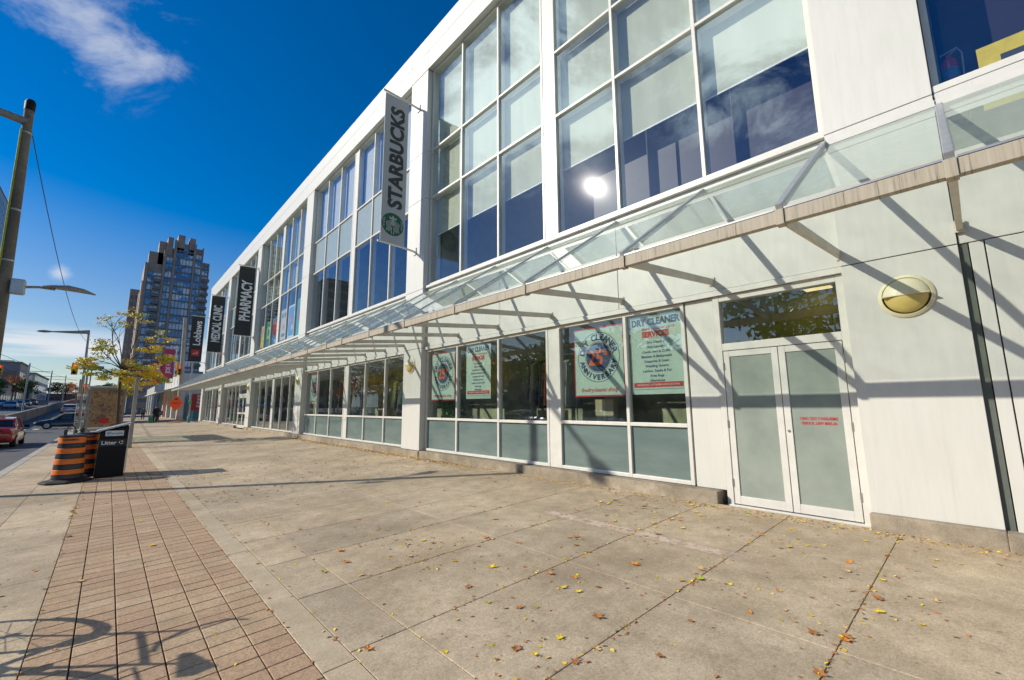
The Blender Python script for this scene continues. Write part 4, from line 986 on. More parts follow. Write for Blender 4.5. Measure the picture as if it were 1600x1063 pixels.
mb = MB(); mb.box(bx1 + .012, bx1 + .03, by0 + .06, by0 + .1, zb + .1, zb + 1.2); mb.build('side_rail', 'galvanised', lb)
local(lb)

# ------------------------------------------------------------------ construction drums
def drum(x, y, label, sc_=1.):
    z = gz(x); r = empty('traffic_drum', (x, y, z), label, 'traffic drum', 'construction drums by the kerb')
    MB().lathe((x, y, z), [(0, 0), (.46, .0), (.47, .03), (.43, .05), (.32, .07), (.30, .09), (0, .09)], 8).build('rubber_base', 'black_rubber', r, bevel=.01)
    hts = [.09, .19, .30, .42, .54, .66, .78, .89, 1.03]; rad = lambda h: (.285 - .055 * (h / 1.03))
    o1 = MB(); o2 = MB()
    for i, (a, b) in enumerate(zip(hts, hts[1:])):
        q = o2 if i % 2 == 0 else o1; st = .0 if i % 2 else -.006
        q.lathe((x, y, z), [(rad(a) + st - .01, a), (rad(a) + st, a + .008), (rad(b) + st, b - .008), (rad(b) + st - .01, b)], 32)
    o2.lathe((x, y, z), [(rad(1.03) - .01, 1.03), (rad(1.03) + .01, 1.035), (rad(1.03) + .005, 1.075), (.1, 1.085), (0, 1.085)], 32)
    o1.build('orange_bands', 'drum_orange', r, smooth=True); o2.build('body', 'drum_black', r, smooth=True)
    hd = MB(); hd.box(x - .16, x - .10, y - .02, y + .02, z + 1.08, z + 1.2); hd.build('handle', 'drum_black', r, bevel=.008)
    t = MB(); add_text(t, basis((x - .02, y - rad(.95) - .012, z + .97), (1, 0, 0), (0, 0, 1)), 'TORONTO', .055, bold=.003, extrude=.001); t.build('lettering', 'letter_dark', r); local(r)
drum(-.56, 14.75, 'front orange and black banded drum beside the litter bin')
drum(-.30, 15.75, 'orange and black drum half hidden behind the front one')

# ------------------------------------------------------------------ bus shelter with advertisement
sh = empty('bus_shelter', (.2, 29, gz(0)), 'grey metal bus shelter end panel with a framed poster behind the litter bin', 'bus shelter')
zz = gz(0)
mb = MB(); mb.box(-.75, -.66, 29, 29.1, zz, 2.50); mb.box(.50, .58, 29, 29.1, zz, 2.50); mb.box(-.66, .5, 29.0, 29.1, 2.40, 2.50); mb.box(-.66, .5, 29.0, 29.1, .45, .52)
mb.box(-.75, -.66, 34, 34.1, zz, 2.50); mb.box(.50, .58, 34, 34.1, zz, 2.50); mb.box(.50, .58, 31.5, 31.58, zz, 2.50); mb.build('frame', 'lamp_grey', sh)
mb = MB(); mb.box(-.66, .50, 29.03, 29.08, .62, 2.40); mb.build('ad_panel', 'ad_poster', sh)
mb = MB(); mb.box(-.28, .05, 29.0, 29.028, .80, 1.05); mb.build('poster_logo', 'letter_red', sh)
mb = MB(); mb.box(-.66, .5, 29.02, 29.09, .52, .615); mb.build('poster_footer', 'poster_white', sh)
mb = MB(); mb.box(.54, .55, 29.12, 34, .1, 2.4); mb.build('side_glass', 'shelter_glass', sh)
mb = MB(); mb.box(-.85, .7, 28.9, 34.3, 2.505, 2.58); mb.build('roof', 'galvanised', sh)
mb = MB(); mb.box(-.3, .1, 30, 33.5, .25, .32); mb.build('bench', 'cloth_brown', sh); local(sh)
ps = empty('info_post', (.82, 24.7, gz(.8)), 'tall pale flat post standing between the litter bin and the shop front', 'post')
mb = MB(); mb.box(.73, .86, 24.65, 24.8, gz(.8), 2.75); mb.build('post', 'light_pole_concrete', ps, bevel=.01); mb = MB(); mb.box(.70, .89, 24.6, 24.85, gz(.8), gz(.8) + .04); mb.build('base_plate', 'metal_grey', ps); local(ps)

# ------------------------------------------------------------------ trees
def limb(mb, a, b, r0, r1, rn, bend=.15, n=5):
    a, b = Vector(a), Vector(b); pts = []; off = Vector((rn.uniform(-1, 1), rn.uniform(-1, 1), rn.uniform(0, .6))) * bend * (b - a).length
    for i in range(n + 1):
        t = i / n; pts.append(a.lerp(b, t) + off * math.sin(PI * t))
    mb.tube(pts, [r0 + (r1 - r0) * i / n for i in range(n + 1)], 7); return pts
def street_tree(x, y, label, seed=5):
    rn = random.Random(seed); z = gz(x); r = empty('street_tree', (x, y, z), label, 'tree')
    tr = MB(); tr.tube([(x, y, z), (x - .08, y, 1.2), (x - .14, y, 2.4), (x - .13, y, 3.35)], [.08, .062, .052, .045], 10); tr.build('trunk', 'bark', r, smooth=True)
    br = MB(); lf = {k: MB() for k in ('leaf_yellow', 'leaf_lime', 'leaf_orange')}
    top = Vector((x - .13, y, 3.35))
    tips = [(-.95, 0.1, 5.75), (-.35, -.2, 6.05), (.15, .2, 6.1), (-1.5, .3, 3.75), (-1.0, -.5, 4.25), (-1.75, -.1, 3.35), (1.15, .3, 5.35), (1.55, -.2, 4.95), (1.45, .2, 3.85), (1.0, -.4, 3.2), (1.6, 0, 2.85), (.75, .6, 2.75), (-.75, .6, 3.0), (.2, -.6, 2.9), (-.9, .1, 4.7), (1.05, .1, 4.35), (1.7, .3, 4.0), (.55, -.2, 3.4), (1.3, .1, 3.0), (.4, .3, 2.5), (-1.3, .2, 3.1)]
    for i, (tx_, ty_, tz) in enumerate(tips):
        e = Vector((x + tx_, y + ty_, tz)); st = top if tz > 3.6 else top - Vector((0, 0, .5 * rn.random()))
        pts = limb(br, st, e, .026, .007, rn, .22)
        for j in range(5):
            s0 = pts[2 + j % 3]; e2 = e.lerp(s0, .45) + Vector((rn.uniform(-.45, .45), rn.uniform(-.45, .45), rn.uniform(-.15, .4))); limb(br, s0, e2, .012, .004, rn, .1, 3)
            k = rn.choice(['leaf_yellow', 'leaf_lime', 'leaf_yellow', 'leaf_yellow', 'leaf_orange'] if tx_ > .3 else ['leaf_lime', 'leaf_yellow', 'leaf_yellow'])
            dens = 46 if (tz < 4.4) else 18
            leafcloud(lf[k], e2, (.28, .28, .10), dens, .06, rn)
        leafcloud(lf['leaf_yellow' if i % 2 else 'leaf_lime'], e, (.30, .30, .1), 70 if tz < 4.6 else 30, .065, rn)
    br.build('branches', 'bark', r)
    for k, v in lf.items(): v.build('foliage', k, r)
    local(r)
street_tree(.42, 28.0, 'young street tree with thin yellow green autumn leaves')

def far_tree(x, y, h, w_, mat, label, seed, n=900, size=.25, group=None):
    rn = random.Random(seed); z = ROADZ + rise(y); r = empty('tree', (x, y, z), label, 'tree', group)
    MB().tube([(x, y, z), (x + .1, y, z + h * .5), (x, y, z + h * .8)], [h * .03, h * .02, h * .008], 8).build('trunk', 'bark', r)
    cm = MB()
    for k in range(11):
        a = rn.uniform(0, 6.28); rr = rn.uniform(.2, .65) * w_ / 2
        leafcloud(cm, (x + math.cos(a) * rr, y + math.sin(a) * rr, z + h * rn.uniform(.42, .88)), (w_ * .25, w_ * .25, h * .13), n // 11, size, rn)
    cm.build('crown', mat, r); local(r)
# ------------------------------------------------------------------ cars
def car(x, y, rz, mat, label, L_=4.6, W_=1.8, H_=1.45, zone=ROADZ, roofsign=None, second=None, wagon=False, z=None, group=None, name='car'):
    z = (zone + rise(y)) if z is None else z
    r = empty(name, (0, 0, 0), label, 'taxi' if name == 'taxi' else 'car', group)
    hl = L_ / 2; hw = W_ / 2
    st = [(-hl, .45, .72, .80), (-hl + .12, .30, .92, .90), (-hl + .9, .22, .98, 1.0), (-.6, .20, .98, 1.0), (.7, .20, .95, 1.0), (hl - .9, .22, .86, .98), (hl - .2, .28, .72, .88), (hl, .42, .60, .74)]
    rings = []
    for px, zl, zh, wf in st:
        w2 = hw * wf
        rings.append([(px, -w2 * .92, zl), (px, -w2, zl + .12), (px, -w2, zl + (zh - zl) * .65), (px, -w2 * .86, zh), (px, 0, zh + .03), (px, w2 * .86, zh), (px, w2, zl + (zh - zl) * .65), (px, w2, zl + .12), (px, w2 * .92, zl)])
    MB().loft(rings).build('body', mat, r, smooth=True, bevel=.02)
    b0 = -hl + (.35 if wagon else .75)
    gh = [(b0, .93, .80, .93), (b0 + .45, .95, .74, H_ - .08), (-.1, .96, .72, H_), (.55, .94, .74, H_ - .06), (1.25, .88, .82, .90)]
    rings = [[(px, -hw * .88, zl), (px, -hw * wt, zt), (px, 0, zt + .025), (px, hw * wt, zt), (px, hw * .88, zl)] for px, zl, wt, zt in gh]
    MB().loft(rings).build('windows', 'car_glass', r, smooth=True)
    rf = [(b0 + .38, .735, H_ - .10), (-.1, .725, H_ + .008), (.58, .735, H_ - .06)]
    MB().loft([[(px, -hw * wt - .006, zt - .02), (px, -hw * wt, zt + .008), (px, 0, zt + .036), (px, hw * wt, zt + .008), (px, hw * wt + .006, zt - .02)] for px, wt, zt in rf]).build('roof', mat, r, smooth=True)
    pl_ = MB()
    for s in (-1, 1):
        for (px, zb_), (qx, zt_) in (((b0 + .02, .95), (b0 + .42, H_ - .06)), ((1.22, .90), (.58, H_ - .06)), ((.05, .96), (.02, H_ - .01)), ((-.85, .96), (-.8, H_ - .03))):
            pl_.bar((px, s * hw * .885, zb_), (qx, s * hw * .735, zt_), .05, .03)
    pl_.build('pillars', mat, r)
    for px in (-hl + .85, hl - .85):
        for s in (-1, 1):
            w_ = MB(); w_.lathe((px, s * (hw - .1), .32), [(.0, -.1), (.29, -.1), (.32, -.07), (.32, .07), (.29, .1), (0, .1)], 20, 'y'); wo_ = w_.build('wheel', 'black_rubber', r, smooth=True)
            w_ = MB(); w_.lathe((px, s * (hw + .005), .32), [(0, -.01), (.19, -.01), (.2, .012), (0, .02)], 16, 'y'); w_.build('hubcap', 'galvanised', wo_)
    for s in (-1, 1):
        MB().box(hl - .16, hl - .02, s * hw * .62 - .16, s * hw * .62 + .16, .55, .68).build('headlight', 'headlight', r, bevel=.03)
        MB().box(-hl + .0, -hl + .14, s * hw * .68 - .17, s * hw * .68 + .17, .66, .86).build('tail_light', 'tail_light', r, bevel=.03)
        MB().box(.78, .95, s * (hw + .08) - .1, s * (hw + .08) + .1, .92, 1.06).build('side_mirror', 'black_plastic', r, bevel=.03)
    MB().box(-hl - .03, -hl + .02, -.25, .25, .45, .57).build('number_plate', 'poster_white', r)
    if second:
        MB().loft([[(px, -hw * wf - .006, zl + .35), (px, -hw * wf - .006, zh - .25)][::1] + [(px, -hw * wf - .002, zh - .25), (px, -hw * wf - .002, zl + .35)] for px, zl, zh, wf in st[2:5]]).build('side_stripe', second, r)
        MB().loft([[(px, hw * wf + .006, zl + .35), (px, hw * wf + .006, zh - .25)] + [(px, hw * wf + .002, zh - .25), (px, hw * wf + .002, zl + .35)] for px, zl, zh, wf in st[2:5]]).build('side_stripe', second, r)
        MB().box(-hl - .012, -hl + .7, -hw * .05, hw * .8, .84, .955).build('boot_stripe', second, r)
    if roofsign: MB().box(-.12, .12, -.25, .25, H_ + .03, H_ + .17).build('roof_sign', roofsign, r, bevel=.03)
    r.location = (x, y, z); r.rotation_euler = (0, 0, rz)
    return r
car(-4.15, 34.6, PI / 2, 'taxi_red', 'red taxi with lime green boot driving away at the left edge', second='taxi_lime', roofsign='poster_white', name='taxi')
car(-2.5, 60.4, PI, 'car_black', 'black sedan crossing the junction behind the orange drums', L_=4.9, z=ROADZ)
fc = car(-4.6, 100, PI / 2, 'car_silver', 'silver car driving away beyond the junction')
far = [(-14, 128, 'car_silver', 'silver car in the oncoming lanes, nearest of the queue'), (-14, 137, 'car_white', 'white car second in the oncoming queue'), (-17.2, 132, 'car_blue', 'blue car in the far oncoming lane'), (-14, 147, 'car_black', 'black car third in the oncoming queue'), (-17.2, 145, 'car_white', 'white car farther back in the far oncoming lane'), (-14, 158, 'car_red', 'red car at the back of the oncoming queue')]
for x, y, mt, lab in far: car(x, y, -PI / 2, mt, lab, group='cars queuing in the oncoming lanes')
# bus far away
bs = empty('bus', (-4.8, 150, ROADZ + rise(150)), 'dark red bus driving away far down the street', 'bus')
bz = ROADZ + rise(150)
MB().box(-6.1, -3.5, 148, 160, bz + .35, bz + 3.1).build('body', 'poster_red', bs, bevel=.12); MB().box(-5.95, -3.65, 147.95, 147.99, bz + 1.5, bz + 2.9).build('rear_window', 'dark_building_glass', bs)
for xx in (-5.9, -3.7):
    for yy in (150.5, 157): MB().lathe((xx, yy, bz + .5), [(0, -.14), (.48, -.14), (.5, 0), (.48, .14), (0, .14)], 16, 'x').build('wheel', 'black_rubber', bs)
local(bs)

# median wall, low concrete
mb = MB(); mb.t = .2
ys_ = [30, 62, 110, 150, 230, 260]
for a, b in zip(ys_, ys_[1:]):
    za, zb2 = ROADZ + rise(a), ROADZ + rise(b); mb.loft([[(-7.6, yy, z_ - .1), (-7.6, yy, z_ + 1.15), (-7.3, yy, z_ + 1.15), (-7.25, yy, z_ - .1)] for yy, z_ in ((a, za), (b, zb2))])
tag(mb.build('median_wall', 'plinth_concrete', tone=True), 'low grey concrete wall along the middle of the road', 'wall')
# catenary poles on the median
for i, yy in enumerate((62, 95, 128, 165)):
    z_ = ROADZ + rise(yy); r = empty('tram_pole', (-9.2, yy, z_), ['nearest', 'second', 'third', 'farthest'][i] + ' slim metal tram pole beyond the median wall', 'pole', 'tram poles in the middle of the road')
    MB().tube([(-9.2, yy, z_), (-9.2, yy, z_ + 7.6)], [.12, .08], 8).build('post', 'metal_grey', r); MB().tube([(-11.4, yy, z_ + 6.4), (-7, yy, z_ + 6.4)], .04, 6).build('cross_arm', 'metal_grey', r); local(r)
mb = MB()
for xx in (-10.9, -7.5): mb.tube([(xx, 40, ROADZ + 6.35)] + [(xx, yy, ROADZ + rise(yy) + 6.35) for yy in (95, 128, 165, 220)], .018, 4)
tag(mb.build('tram_wire', 'black_rubber'), 'thin overhead tram wires above the median', 'wire')
# far-side buildings
def block(x0, x1, y0, y1, h, wall, glass, label, fl=3.4, name='city_building'):
    z = ROADZ + rise(y0) - .5; r = empty(name, ((x0 + x1) / 2, y0, z), label, 'building')
    MB().box(x0, x1, y0, y1, z, h).build('wall', wall, r)
    q = MB(); k = 1.2
    while k + 2 < h - z:
        nx = max(2, int((x1 - x0) / 4)); 
        for j in range(nx):
            a = x0 + (x1 - x0) * (j + .15) / nx; b = x0 + (x1 - x0) * (j + .85) / nx; q.box(a, b, y0 - .06, y0 - .005, z + k, z + k + 2)
        ny = max(2, int((y1 - y0) / 4))
        for j in range(ny):
            a = y0 + (y1 - y0) * (j + .15) / ny; b = y0 + (y1 - y0) * (j + .85) / ny; q.box(x1 + .005, x1 + .06, a, b, z + k, z + k + 2)
        k += fl
    q.build('window_grid', glass, r); MB().box(x0 - .2, x1 + .2, y0 - .2, y1 + .2, h, h + .5).build('parapet', 'tower_slab', r); local(r)
block(-50, -22.8, 215, 235, 16.5, 'midrise_clad', 'dark_building_glass', 'dark midrise with curved glazing at the far left end of the street')
block(-34, -21.5, 240, 290, 14.5, 'midrise_pale', 'blue_curtain_glass', 'pale stepped midrise beside the dark one at far left')
block(-60, -47.5, 300, 330, 104, 'midrise_pale', 'dark_building_glass', 'very tall pale gridded tower behind the near street lamp', fl=3.6, name='highrise')
block(-40, -24, 130, 160, 7.5, 'brick_wall_far', 'dark_building_glass', 'low brick shop row on the far side of the street')
block(-40, -22, 165, 205, 8.5, 'midrise_pale', 'spandrel_glass', 'low pale shop row farther along the opposite side')
block(-30, -12, 330, 360, 9, 'brick_wall_far', 'dark_building_glass', 'distant low brick building closing the street')
# opposite side of the street, outside the frame: what the shop windows mirror
block(-42, -28, -10, 24, 6.5, 'brick_wall_far', 'dark_building_glass', 'low brick shops across the road from the dry cleaner')
block(-46, -30, 28, 70, 7.5, 'midrise_clad', 'dark_building_glass', 'grey shops across the road mirrored in the windows')
block(-38, -30, 132, 150, 40, 'tower_brick', 'dark_building_glass', 'dark apartment tower across the road mirrored in the upper windows', fl=2.9, name='highrise')
block(-58, -46, 92, 118, 14, 'tower_slab', 'dark_building_glass', 'dark stepped block across the road mirrored in the upper windows')
k = 0
for (x, y, h, w_, mt, lab) in [(-20, 160, 7, 5, 'leaf_green', 'dark green street tree at the far left, nearest'), (-18, 190, 7, 6, 'leaf_green', 'dark green tree behind the oncoming cars'), (-14.5, 230, 7, 7, 'leaf_green', 'bushy green tree near the middle of the far street'), (-9, 270, 6.5, 8, 'leaf_yellow', 'golden autumn tree at the end of the street'), (-14, 262, 8, 7, 'leaf_orange', 'orange autumn tree at the end of the street'), (-22, 200, 8, 6, 'leaf_brown', 'brown leaved tree beside the shops at far left'), (-2, 240, 8, 7, 'leaf_green', 'dark green tree beyond the junction on the near side'), (2.5, 165, 6.5, 5, 'leaf_yellow', 'yellow tree beyond the bus shelter'), (-1.5, 118, 5, 4, 'leaf_green', 'small dark green tree beyond the junction'),
    (-15, 8, 10, 10, 'leaf_lime', 'tall lime green street tree opposite the exit door'), (-16, 19, 9, 9, 'leaf_green', 'green street tree opposite the exit door'), (-17, 29, 9, 8, 'leaf_lime', 'lime green street tree across the road, nearest'), (-17, 39, 9, 8, 'leaf_yellow', 'yellow street tree across the road'), (-18, 49, 9.5, 9, 'leaf_lime', 'second lime green street tree across the road'), (-19, 60, 9, 8, 'leaf_lime', 'lime green street tree across the road, farthest'), (-20, 72, 9, 9, 'leaf_yellow', 'second yellow street tree across the road'), (-20, 84, 8, 8, 'leaf_orange', 'orange street tree across the road'), (-21, 97, 9, 9, 'leaf_green', 'dark green street tree across the road, farthest')]:
    k += 1; far_tree(x, y, h, w_, mt, lab, 40 + k, size=.3, n=1100)
for (x, y, mt, lab) in [(-13, 20, 'car_silver', 'silver car parked across the road'), (-13, 28, 'car_white', 'white car parked across the road'), (-13, 37, 'car_blue', 'blue car parked across the road'), (-13, 46, 'car_black', 'black car parked across the road'), (-13, 55, 'car_white', 'second white car parked across the road')]:
    car(x, y, -PI / 2, mt, lab, group='cars across the road')

# ------------------------------------------------------------------ traffic signals and poles at the junction
def signal(x, y, z, label, rz=0., pole=None, arm=None):
    r = empty('traffic_signal', (x, y, z), label, 'traffic signal')
    MB().box(x - .2, x + .2, y - .12, y + .1, z - .5, z + .5).build('housing', 'signal_yellow', r, bevel=.03)
    for k in range(3):
        q = MB(); q.lathe((x, y - .13, z + .32 - k * .32), [(0, 0), (.1, 0), (.11, -.02)], 14, 'y'); q.build('lens', 'signal_red_lens' if k == 0 else 'black_plastic', r)
        q = MB(); q.lathe((x, y - .13, z + .32 - k * .32), [(.12, .0), (.125, -.2)], 14, 'y'); q.build('visor', 'black_plastic' if k else 'signal_yellow', r)
    if arm: MB().tube([(x, y, z + .55)] + arm, .045, 8).build('mast_arm', 'metal_grey', r)
    local(r)
signal(-2.45, 52.0, 4.85, 'yellow traffic signal showing red, hanging left of the lamp pole', arm=[(-1.95, 52.3, 5.5)])
signal(-1.62, 52.2, 3.1, 'lower yellow traffic signal mounted right of the lamp pole')
signal(5.35, 60, 5.6, 'yellow traffic signal beside the tall pole near the construction sign')
signal(-8.6, 68, 5.5, 'yellow traffic signal at the left edge over the road', arm=[(-9.4, 68, 6.2), (-9.4, 68, ROADZ)])
up_ = empty('utility_pole', (5.75, 60, gz(5.7)), 'tall concrete utility pole behind the orange diamond sign', 'pole')
MB().tube([(5.75, 60, gz(5.7)), (5.35, 60, 11.5)], [.27, .16], 14).build('post', 'light_pole_concrete', up_, smooth=True); MB().tube([(3.3, 60, 9.0), (5.4, 60, 9.15), (5.9, 60, 9.1)], .05, 6).build('cross_arm', 'galvanised', up_)
q = MB(); q.box(4.95, 5.15, 59.8, 60, 4.9, 5.2); q.box(5.0, 5.2, 59.75, 60, 5.6, 6.5); q.build('signal_bracket', 'signal_yellow', up_); MB().lathe((5.75, 60, gz(5.7)), [(.9, 0), (.9, .04), (.3, .12), (.28, .12)], 20).build('mulch_ring', 'leaf_orange', up_); local(up_)
gp = empty('green_pole', (6.35, 57, gz(6.3)), 'slim dark pole between the diamond sign and the white building', 'pole')
MB().tube([(6.3, 57, 0), (6.1, 57, 6.6)], [.10, .07], 10).build('post', 'metal_grey', gp); MB().lathe((6.28, 57, 0), [(.16, 0), (.15, .5), (.1, .6)], 12).build('base', 'teal_metal', gp); MB().lathe((6.25, 57, 2.1), [(.12, -.15), (.13, 0), (.12, .15)], 10).build('green_box', 'poster_green', gp); local(gp)
ds = empty('construction_sign', (5.2, 57.5, gz(5.2)), 'bright orange diamond construction sign on a stand', 'sign')
s2 = .84; q = MB(); cx, cz = 5.12, 2.0
q.loft([[(cx, yy, cz - s2), (cx + s2 * .78, yy, cz), (cx, yy, cz + s2), (cx - s2 * .78, yy, cz)] for yy in (57.5, 57.53)]); q.build('diamond_panel', 'sign_orange', ds)
q = MB(); q.box(cx - .12, cx + .12, 57.485, 57.495, cz + .35, cz + .5); q.box(cx - .3, cx + .3, 57.485, 57.495, cz - .02, cz + .05); q.build('symbol', 'letter_dark', ds)
q = MB(); q.tube([(cx, 57.56, 0), (cx, 57.56, 1.9)], .03, 6); q.bar((cx - .6, 57.56, .0), (cx + .6, 57.56, .0), .06, .05); q.build('stand', 'metal_grey', ds); local(ds)
# paired slim posts with stickers and flags
for i, (x, y, lx) in enumerate(((-1.48, 40.0, .14), (-1.2, 40.3, .2))):
    r = empty('sticker_post', (x, y, gz(x)), ['left', 'right'][i] + ' slim post of the pair covered in white stickers near the junction', 'post', 'pair of slim posts by the kerb')
    MB().tube([(x, y, gz(x)), (x - lx * .4, y, 3.4 + i * .8)], [.07, .055], 10).build('post', 'light_pole_concrete', r)
    for k in range(5): MB().lathe((x - lx * .1 * k / 2, y, .7 + k * .42), [(.074, -.09), (.076, .09)], 10).build('sticker', ['poster_white', 'poster_red', 'poster_white', 'cloth_grey', 'poster_white'][k], r)
    local(r)
ss = empty('street_name_sign', (-1.3, 44, 4.7), 'small blue street name sign beside the tree crown', 'sign')
MB().box(-1.75, -.55, 44, 44.03, 4.35, 4.6).build('blade', 'poster_blue', ss); MB().box(-1.7, -.6, 43.985, 43.998, 4.57, 4.59).build('white_edge', 'letter_white', ss); MB().tube([(-1.2, 44.05, gz(-1)), (-1.2, 44.05, 4.8)], .04, 8).build('post', 'metal_grey', ss); local(ss)

# ------------------------------------------------------------------ bicycles
def bicycle(x, y, rz, label, mat='metal_grey'):
    r = empty('bicycle', (0, 0, 0), label, 'bicycle', None)
    for nm, cx in (('wheel', -.52), ('wheel', .52)):
        t = MB(); n = 36
        t.tube([(cx + .33 * math.cos(2 * PI * k / n), 0, .34 + .33 * math.sin(2 * PI * k / n)) for k in range(n + 1)], .018, 8, cap=False); wo_ = t.build('wheel', 'black_rubber', r, smooth=True)
        s_ = MB()
        for k in range(16):
            a = 2 * PI * k / 16; s_.tube([(cx, .02 * (-1) ** k, .34), (cx + .315 * math.cos(a), 0, .34 + .315 * math.sin(a))], .002, 4)
        s_.tube([(cx, -.04, .34), (cx, .04, .34)], .02, 8); s_.build('spokes', 'brushed_steel', wo_)
        f_ = MB(); f_.tube([(cx + .36 * math.cos(a), 0, .34 + .36 * math.sin(a)) for a in [PI * .15 + k * PI * .8 / 12 for k in range(13)]], .02, 6); f_.build('mudguard', 'black_plastic', r)
    F = MB(); bb = (-.08, 0, .30); st = (-.22, 0, .80); hd = (.36, 0, .82); hl_ = (.40, 0, .62)
    for a, b, rr in ((bb, st, .016), (st, hd, .016), (bb, hl_, .018), (hd, hl_, .02), ((-.52, 0, .34), bb, .01), ((-.52, 0, .34), (-.2, 0, .74), .01)): F.tube([a, b], rr, 8)
    F.build('frame', mat, r)
    MB().tube([hl_, (.45, 0, .5), (.52, .0, .34)], .013, 8).build('fork', mat, r)
    q = MB(); q.tube([(.36, 0, .8), (.34, 0, 1.0)], .013, 8); q.tube([(.22, -.3, 1.04), (.32, -.22, 1.02), (.36, 0, 1.0), (.32, .22, 1.02), (.22, .3, 1.04)], .013, 8); q.build('handlebar', 'black_plastic', r)
    q = MB(); q.tube([st, (-.26, 0, .93)], .013, 8)
    q.loft([[(-.40, -.08, .93), (-.40, .08, .93), (-.40, .07, .98), (-.40, -.07, .98)], [(-.28, -.06, .93), (-.28, .06, .93), (-.28, .05, .97), (-.28, -.05, .97)], [(-.10, -.02, .93), (-.10, .02, .93), (-.10, .015, .96), (-.10, -.015, .96)]]); q.build('saddle', 'black_rubber', r)
    q = MB(); q.lathe((-.08, .03, .30), [(0, 0), (.09, 0), (.09, .005), (0, .005)], 20, 'y'); q.tube([(-.08, .05, .3), (.06, .05, .2)], .009, 6); q.tube([(-.08, -.05, .3), (-.22, -.05, .4)], .009, 6); q.box(.03, .1, .05, .14, .185, .205); q.box(-.26, -.18, -.14, -.05, .39, .41); q.build('pedals', 'black_plastic', r)
    q = MB(); q.tube([(-.72, -.06, .72), (-.30, -.06, .72), (-.30, .06, .72), (-.72, .06, .72)], .008, 6); q.tube([(-.66, 0, .72), (-.52, 0, .36)], .006, 6); q.build('rack', 'black_plastic', r)
    r.location = (x, y, gz(x)); r.rotation_euler = (0, 0, rz); return r
bicycle(-.86, 5.02, PI / 2 + .06, 'bicycle standing at the near kerb, casting its shadow on the brick paving')
bicycle(-1.25, 38.2, PI * .3, 'bicycle leaning at the slim posts behind the orange drums', 'teal_metal')
rr_ = empty('bike_ring', (-1.0, 4.35, gz(-1)), 'post and ring bicycle stand by the near bicycle', 'bike stand')
MB().tube([(-1.02, 4.3, gz(-1)), (-1.02, 4.3, .78)], .04, 10).build('post', 'galvanised', rr_); n = 24
MB().tube([(-1.02 , 4.3 + .24 * math.cos(2 * PI * k / n), .55 + .24 * math.sin(2 * PI * k / n)) for k in range(n + 1)], .025, 8, cap=False).build('ring', 'galvanised', rr_); local(rr_)

# ------------------------------------------------------------------ people
def skin_obj(name, verts, edges, rads, mat, parent):
    me = bpy.data.meshes.new(name); me.from_pydata(verts, edges, []); o = bpy.data.objects.new(name, me); C.objects.link(o); o.parent = parent
    me.materials.append(MATS[mat]); sk = o.modifiers.new('skin', 'SKIN'); sv = me.skin_vertices[0].data if me.skin_vertices else None
    if sv is None:
        bm = bmesh.new(); bm.from_mesh(me); bm.verts.layers.skin.verify(); bm.to_mesh(me); bm.free(); sv = me.skin_vertices[0].data
    for i, rr in enumerate(rads): sv[i].radius = rr if isinstance(rr, tuple) else (rr, rr)
    sv[0].use_root = True
    ss_ = o.modifiers.new('sub', 'SUBSURF'); ss_.levels = 1; ss_.render_levels = 2
    return o
def person(x, y, rz, label, coat, trousers, stride=.35, z0=None, h=1.0):
    z0 = gz(x) if z0 is None else z0
    r = empty('person', (0, 0, 0), label, 'person', None)
    s = stride
    V = [(0, 0, .98), (0, 0, 1.15), (0, 0, 1.36), (0.02, 0, 1.48), (.03, 0, 1.56), (.04, 0, 1.66), (.03, 0, 1.74),
         (0, .16, 1.40), (-.10, .22, 1.14), (.04, .22, .90), (.08, .22, .80), (0, -.16, 1.40), (.10, -.23, 1.14), (.28, -.20, .96), (.35, -.19, .88),
         (0, .09, .92), (s * .5, .10, .52), (s * .62, .10, .10), (s * .62 + .16, .11, .04), (0, -.09, .92), (-s * .3, -.10, .52), (-s * .95, -.10, .16), (-s * .95 + .15, -.11, .06)]
    E_ = [(0, 1), (1, 2), (2, 3), (3, 4), (4, 5), (5, 6), (2, 7), (7, 8), (8, 9), (9, 10), (2, 11), (11, 12), (12, 13), (13, 14), (0, 15), (15, 16), (16, 17), (17, 18), (0, 19), (19, 20), (20, 21), (21, 22)]
    Rr = [(.12, .15), (.11, .14), (.12, .17), .055, .06, (.095, .085), (.07, .065), .06, .045, .035, .035, .06, .045, .035, .035, .09, .06, .04, .035, .09, .06, .04, .035]
    skin_obj('body', V, E_, Rr, 'skin', r)
    vi = [0, 1, 2, 7, 8, 9, 11, 12, 13]; mp_ = {v: i for i, v in enumerate(vi)}
    skin_obj('coat', [(V[v][0], V[v][1], V[v][2] - (.12 if v == 0 else 0)) for v in vi], [(mp_[a], mp_[b]) for a, b in E_ if a in mp_ and b in mp_], [(.17, .20), (.145, .175), (.15, .2), .08, .065, .055, .08, .065, .055], coat, r)
    vi = [0, 15, 16, 17, 19, 20, 21]; mp_ = {v: i for i, v in enumerate(vi)}
    skin_obj('trousers', [V[v] for v in vi], [(mp_[a], mp_[b]) for a, b in E_ if a in mp_ and b in mp_], [(.13, .16), .11, .08, .06, .11, .08, .06], trousers, r)
    skin_obj('hair', [(.0, 0, 1.72), (-.02, 0, 1.66), (-.03, 0, 1.6)], [(0, 1), (1, 2)], [(.10, .095), (.10, .095), (.06, .07)], 'hair_dark', r)
    q = MB()
    for v in (17, 21): q.box(V[v][0] - .08, V[v][0] + .2, V[v][1] - .05, V[v][1] + .05, V[v][2] - .1, V[v][2] - .01)
    q.build('shoes', 'black_rubber', r, bevel=.02)
    r.location = (x, y, z0); r.rotation_euler = (0, 0, rz); r.scale = (h, h, h); return r
